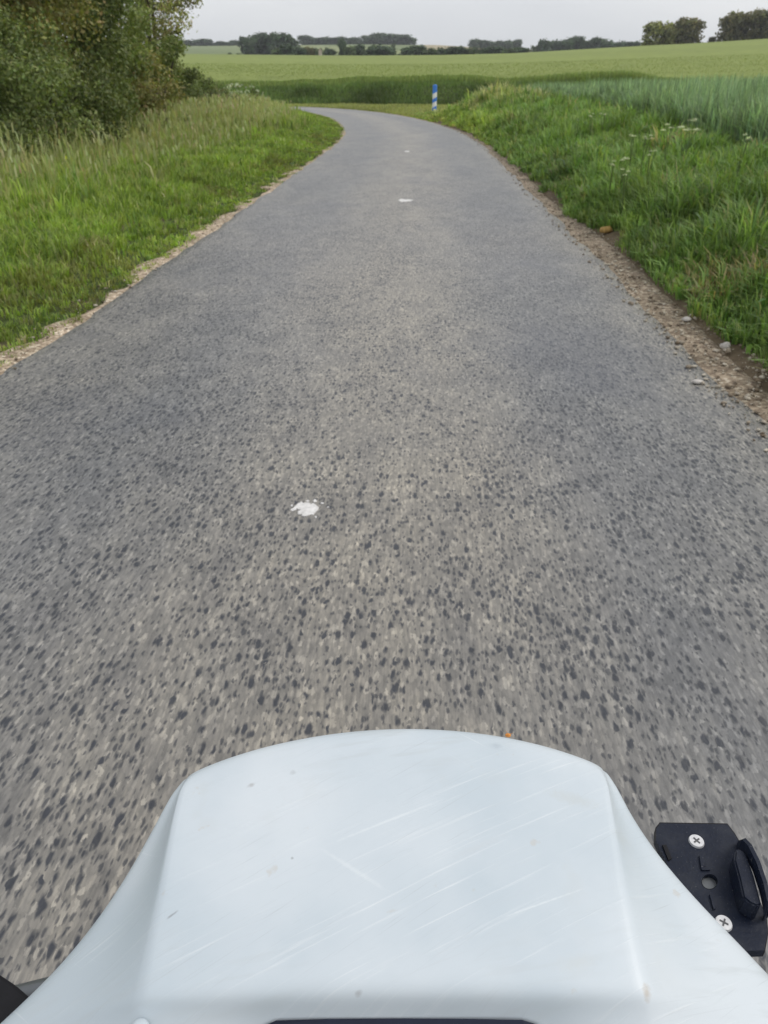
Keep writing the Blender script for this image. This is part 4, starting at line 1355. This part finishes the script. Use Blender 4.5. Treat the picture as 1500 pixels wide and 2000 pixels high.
for i in range(nr - 1):
    for j in range(ncg - 1):
        bm.faces.new((gv[i][j], gv[i][j + 1], gv[i + 1][j + 1], gv[i + 1][j]))
cl_layer = bm.edges.layers.float.new('crease_edge')
for i in range(3, nr - 1):
    for j, wgt in ((4, 0.72), (4 + NP, 0.62), (2, 0.3), (ncg - 3, 0.3)):
        e = bm.edges.get((gv[i][j], gv[i + 1][j]))
        if e: e[cl_layer] = wgt
cowl = bm_obj('front_cowl', bm, M_cowl, SC)
md = cowl.modifiers.new('subsurf', 'SUBSURF'); md.levels = 3; md.render_levels = 3
so_ = cowl.modifiers.new('thickness', 'SOLIDIFY'); so_.thickness = 0.003; so_.offset = -1

# dial recess: dark rounded panel behind the lip
def slab_px(name, pts, z, th, mat, parent, bev=0.0, zs=None, smooth=False):
    bm = bmesh.new()
    zz = zs if zs is not None else [z] * len(pts)
    v = [bm.verts.new(tuple(W(px_, py_, zq))) for (px_, py_), zq in zip(pts, zz)]
    f = bm.faces.new(v)
    r_ = bmesh.ops.extrude_face_region(bm, geom=[f])
    for q in r_['geom']:
        if isinstance(q, bmesh.types.BMVert): q.co.z -= th
    if bev:
        bmesh.ops.recalc_face_normals(bm, faces=bm.faces)
        bmesh.ops.bevel(bm, geom=list(bm.edges), offset=bev, segments=2, affect='EDGES', clamp_overlap=True)
    return bm_obj(name, bm, mat, parent, smooth)
slab_px('dash_panel', [(540, 1993), (640, 1990), (780, 1989), (920, 1990), (1020, 1992), (1052, 2002), (1070, 2140), (1060, 2260), (510, 2260), (500, 2140), (516, 2003)], 0, 0.02, M_dash, SC,
        zs=[1.018, 1.018, 1.018, 1.018, 1.018, 1.016, 1.004, 0.995, 0.995, 1.004, 1.016])
# round white cap at the left rear of the panel
c = W(272, 2010, 1.021)
bm = bmesh.new()
bmesh.ops.create_uvsphere(bm, u_segments=20, v_segments=10, radius=0.0052, matrix=Matrix.Translation(tuple(c)) @ Matrix.Diagonal((1, 1, 0.6, 1)))
bm_obj('bolt_cap', bm, M_cowl, SC)

# handlebar, grips, levers (below the cowl, reaching out either side)
hb_z = 0.925
pr = W(1508, 1900, hb_z)
pl = W(-20, 1990, hb_z)
hy = 0.5 * (pr[1] + pl[1])
tube_obj('handlebar', [(-0.36, hy - 0.06, hb_z + 0.015), (-0.2, hy, hb_z), (0, hy + 0.02, hb_z - 0.01), (0.2, hy, hb_z), (0.36, hy - 0.06, hb_z + 0.015)], 0.0115, M_grey, SC, 14)
for sgn in (-1, 1):
    tube_obj('hand_grip', [(sgn * 0.30, hy - 0.0375, hb_z + 0.009), (sgn * 0.31, hy - 0.041, hb_z + 0.0105), (sgn * 0.43, hy - 0.086, hb_z + 0.0215), (sgn * 0.44, hy - 0.09, hb_z + 0.0225)], [0.017, 0.0185, 0.0185, 0.016], M_rubber, SC, 16)
# left lever bracket that shows in the corner
slab_px('lever_bracket', [(-60, 1866), (0, 1902), (30, 1922), (62, 1950), (62, 2010), (-60, 2080)], 0.958, 0.03, M_rubber, SC, bev=0.002)

# rest of the vehicle under the rider's view
tube_obj('steering_column', [(0, hy + 0.02, hb_z - 0.02), (0, hy + 0.16, 0.62), (0, hy + 0.26, 0.40)], [0.03, 0.032, 0.032], M_grey, SC, 14)
WY = hy + 0.34
def wheel(y0, rad, wdt):
    hub = empty('wheel', (0, y0, rad))
    hub.parent = SC
    def ring(name, prof, mat):
        nseg = 40
        V, F = [], []
        for k in range(nseg):
            a = 2 * math.pi * k / nseg
            for (rr2, xx) in prof:
                V.append((xx, rr2 * math.cos(a), rr2 * math.sin(a)))
        m2_ = len(prof)
        for k in range(nseg):
            k2 = (k + 1) % nseg
            for j in range(m2_):
                j2 = (j + 1) % m2_
                F.append((k * m2_ + j, k * m2_ + j2, k2 * m2_ + j2, k2 * m2_ + j))
        link(name, mesh_np(name, np.array(V), [np.array(F)], smooth=True), mat, hub)
    ring('tyre', [(rad - 0.055 + 0.055 * math.cos(a) * 1.0, wdt * math.sin(a)) for a in np.linspace(0, 2 * math.pi, 13)[:-1]], M_rubber)
    ring('rim', [(rad - 0.06, -wdt * 0.8), (rad - 0.06, wdt * 0.8), (rad - 0.10, wdt * 0.5), (0.03, wdt * 0.4), (0.03, -wdt * 0.4), (rad - 0.10, -wdt * 0.5)], M_grey)
wheel(WY, 0.235, 0.05)
wheel(-0.72, 0.235, 0.055)
for sgn in (-1, 1):
    tube_obj('fork_leg', [(sgn * 0.03, hy + 0.26, 0.42), (sgn * 0.075, hy + 0.28, 0.40), (sgn * 0.075, WY, 0.235)], [0.018, 0.018, 0.02], M_grey, SC, 10)
def shell(name, rows_, mat):
    bm = bmesh.new()
    g_ = [[bm.verts.new(q) for q in r2] for r2 in rows_]
    for i in range(len(g_) - 1):
        for j in range(len(g_[0]) - 1):
            bm.faces.new((g_[i][j], g_[i][j + 1], g_[i + 1][j + 1], g_[i + 1][j]))
    o = bm_obj(name, bm, mat, SC)
    a_ = o.modifiers.new('subsurf', 'SUBSURF'); a_.levels = 2; a_.render_levels = 2
    b_ = o.modifiers.new('thickness', 'SOLIDIFY'); b_.thickness = 0.004
    return o
M_body = mat_plain('white_body', (0.74, 0.77, 0.79), 0.35, scale=20, var=0.04)
shell('leg_shield', [[(x_, hy + 0.11 - abs(x_) * 0.25, 0.86) for x_ in (-0.14, -0.07, 0, 0.07, 0.14)], [(x_, hy + 0.16 - abs(x_) * 0.3, 0.65) for x_ in (-0.2, -0.1, 0, 0.1, 0.2)], [(x_, hy + 0.14 - abs(x_) * 0.2, 0.42) for x_ in (-0.19, -0.1, 0, 0.1, 0.19)], [(x_, hy + 0.04, 0.28) for x_ in (-0.17, -0.09, 0, 0.09, 0.17)]], M_body)
shell('front_fender', [[(x_, WY + 0.27 * math.sin(a), 0.235 + 0.27 * math.cos(a) - abs(x_) * 0.5) for x_ in (-0.085, -0.045, 0, 0.045, 0.085)] for a in (-0.9, -0.45, 0, 0.45, 0.9)], M_body)
shell('floorboard', [[(x_, y_, 0.285) for x_ in (-0.17, -0.06, 0.06, 0.17)] for y_ in (hy + 0.05, 0.0, -0.22)], M_rubber)
shell('rear_body', [[(-0.17, y_, 0.30), (-0.16, y_, 0.5), (-0.12, y_, zt_), (0.12, y_, zt_), (0.16, y_, 0.5), (0.17, y_, 0.30)] for y_, zt_ in ((-0.2, 0.66), (-0.4, 0.69), (-0.7, 0.72), (-0.98, 0.7))], M_body)
shell('saddle', [[(-0.15, y_, zt_ - 0.05), (-0.13, y_, zt_), (0, y_, zt_ + 0.012), (0.13, y_, zt_), (0.15, y_, zt_ - 0.05)] for y_, zt_ in ((-0.2, 0.70), (-0.35, 0.73), (-0.6, 0.745), (-0.9, 0.76))], M_rubber)

# small orange fleck set on the front lip
c = W(992, 1438, 1.053)
bm = bmesh.new()
bmesh.ops.create_icosphere(bm, subdivisions=2, radius=0.0018, matrix=Matrix.Translation((0, 0, 0.001)) @ Matrix.Diagonal((1.2, 0.8, 0.8, 1)))
for k in range(3):
    q = [bm.verts.new((math.cos(k * 2.1) * a, math.sin(k * 2.1) * a, b_)) for a, b_ in ((0.0005, 0.001), (0.0035, 0.0035), (0.0008, 0.0022))]
    bm.faces.new(q)
ob = bm_obj('speck', bm, M_orange, None, False)
ob.location = tuple(c)
tag(ob, 'tiny orange fleck on the front edge of the white cowl', 'speck')

# ------------------------------------------------------------------ accessory mount clamped right of the cowl
ZP = 0.975
MT = empty('bar_mount', tuple(W(1400, 1750, ZP)))
tag(MT, 'black plastic quick release mount with two screws right of the cowl', 'mount')
off = np.array(MT.location)
def local(o):
    """move mesh data from world to the mount's frame"""
    o.data.transform(Matrix.Translation(tuple(-off)))
    return o
def poly_hole(name, outer, holes, z, th, mat, bev=0.0008):
    bm = bmesh.new()
    es = []
    for lp in [outer] + holes:
        vs = [bm.verts.new(tuple(W(px_, py_, z))) for px_, py_ in lp]
        for k in range(len(vs)):
            es.append(bm.edges.new((vs[k], vs[(k + 1) % len(vs)])))
    bmesh.ops.triangle_fill(bm, use_beauty=True, use_dissolve=False, edges=es)
    fs = list(bm.faces)
    r_ = bmesh.ops.extrude_face_region(bm, geom=fs)
    for q in r_['geom']:
        if isinstance(q, bmesh.types.BMVert): q.co.z -= th
    return local(bm_obj(name, bm, mat, MT, False))
def circ(cx0, cy0, rx, ry, n=20):
    return [(cx0 + rx * math.cos(2 * math.pi * k / n), cy0 + ry * math.sin(2 * math.pi * k / n)) for k in range(n)]
outer = [(1290, 1608), (1420, 1610), (1434, 1628), (1446, 1648), (1462, 1700), (1480, 1752), (1496, 1790), (1499, 1822), (1493, 1856), (1440, 1858), (1380, 1800), (1316, 1716), (1281, 1640), (1282, 1618)]
poly_hole('plate', outer, [circ(1386, 1722, 16, 15)], ZP, 0.007, M_black)
# darker lower layer visible through the hole and round the edge
lower = [(lerp(1392, a, 1.015), lerp(1735, b_, 1.015)) for a, b_ in outer]
local(slab_px('base_plate', lower, ZP - 0.0075, 0.006, M_rubber, MT))
local(slab_px('plug', circ(1386, 1722, 15, 14), ZP - 0.004, 0.003, M_grey, MT))
for px_, py_, rot0 in ((1360, 1644, 0.62), (1413, 1804, 1.02)):
    c = W(px_, py_, ZP)
    bm = bmesh.new()
    bmesh.ops.create_cone(bm, cap_ends=True, segments=28, radius1=0.0056, radius2=0.0050, depth=0.0016, matrix=Matrix.Translation(tuple(c + np.array((0, 0, 0.0006)))))
    sc_ = local(bm_obj('screw', bm, M_screw, MT, False))
    bm = bmesh.new()
    for a in (rot0, rot0 + math.pi / 2):
        for w0, l0 in ((0.0011, 0.0055),):
            mtx = Matrix.Translation(tuple(c + np.array((0, 0, 0.0014 + 0.00005 * (a > rot0))))) @ Matrix.Rotation(a, 4, 'Z') @ Matrix.Diagonal((l0, w0, 0.0006, 1))
            bmesh.ops.create_cube(bm, size=1.0, matrix=mtx)
    local(bm_obj('cross_recess', bm, M_slotm, sc_, False))
# raised L ribs
local(slab_px('rib', [(1366, 1670), (1374, 1668), (1378, 1690), (1370, 1696)], ZP + 0.0015, 0.003, M_black, MT))
local(slab_px('rib', [(1369, 1692), (1386, 1693), (1387, 1699), (1371, 1699)], ZP + 0.0013, 0.003, M_black, MT))
local(slab_px('rib', [(1386, 1746), (1390, 1746), (1398, 1774), (1394, 1776)], ZP + 0.0015, 0.003, M_black, MT))
local(slab_px('tab', [(1294, 1650), (1302, 1650), (1312, 1676), (1306, 1680)], ZP + 0.0014, 0.003, M_rubber, MT))
# spring clip: inner bar and outer bow with a slit between
local(slab_px('clip_bar', [(1436, 1660), (1444, 1656), (1456, 1664), (1472, 1706), (1488, 1766), (1480, 1770), (1466, 1764), (1452, 1752), (1444, 1716), (1434, 1680)], ZP + 0.016, 0.016, M_black, MT, bev=0.0012))
bow_pts = [(1442, 1648, ZP), (1450, 1645, ZP + 0.012), (1462, 1658, ZP + 0.017), (1478, 1690, ZP + 0.018), (1492, 1732, ZP + 0.018), (1499, 1766, ZP + 0.017), (1500, 1784, ZP + 0.010), (1494, 1788, ZP)]
bm = bmesh.new()
prev = None
for k, (a, b_, z_) in enumerate(bow_pts):
    cpt = W(a, b_, z_)
    dx = np.array((0.0014, 0.0006, 0))
    ring = [bm.verts.new(tuple(cpt + q)) for q in (-dx + (0, 0, 0.004), dx + (0, 0, 0.004), dx - np.array((0, 0, 0.006)), -dx - np.array((0, 0, 0.006)))]
    if prev:
        for j in range(4):
            bm.faces.new((prev[j], prev[(j + 1) % 4], ring[(j + 1) % 4], ring[j]))
    else:
        bm.faces.new(ring)
    prev = ring
bm.faces.new(prev[::-1])
local(bm_obj('clip_bow', bm, M_black, MT, False))
# clamp that holds the plate to the handlebar
c = W(1440, 1860, 0.95)
o = tube_obj('clamp', [(0.215, hy + 0.0, hb_z), (0.215, hy + 0.02, hb_z + 0.02), tuple(W(1440, 1800, ZP - 0.012))], [0.017, 0.014, 0.012], M_black, MT, 12)
local(o)

# ------------------------------------------------------------------ haze
bm = bmesh.new()
bmesh.ops.create_cube(bm, size=1.0, matrix=Matrix.Translation((0, 1150, 32)) @ Matrix.Diagonal((3400, 3300, 110, 1)))
hm = bpy.data.materials.new('thin_haze')
hm.use_nodes = True
hm.node_tree.nodes.clear()
ho = hm.node_tree.nodes.new('ShaderNodeOutputMaterial')
hv = hm.node_tree.nodes.new('ShaderNodeVolumePrincipled')
hv.inputs['Color'].default_value = (0.86, 0.90, 0.95, 1)
hv.inputs['Density'].default_value = 0.00024
hm.node_tree.links.new(hv.outputs['Volume'], ho.inputs['Volume'])
hz = bm_obj('haze', bm, hm, None, False)
tag(hz, 'thin pale evening haze over the fields', 'haze', kind='stuff')
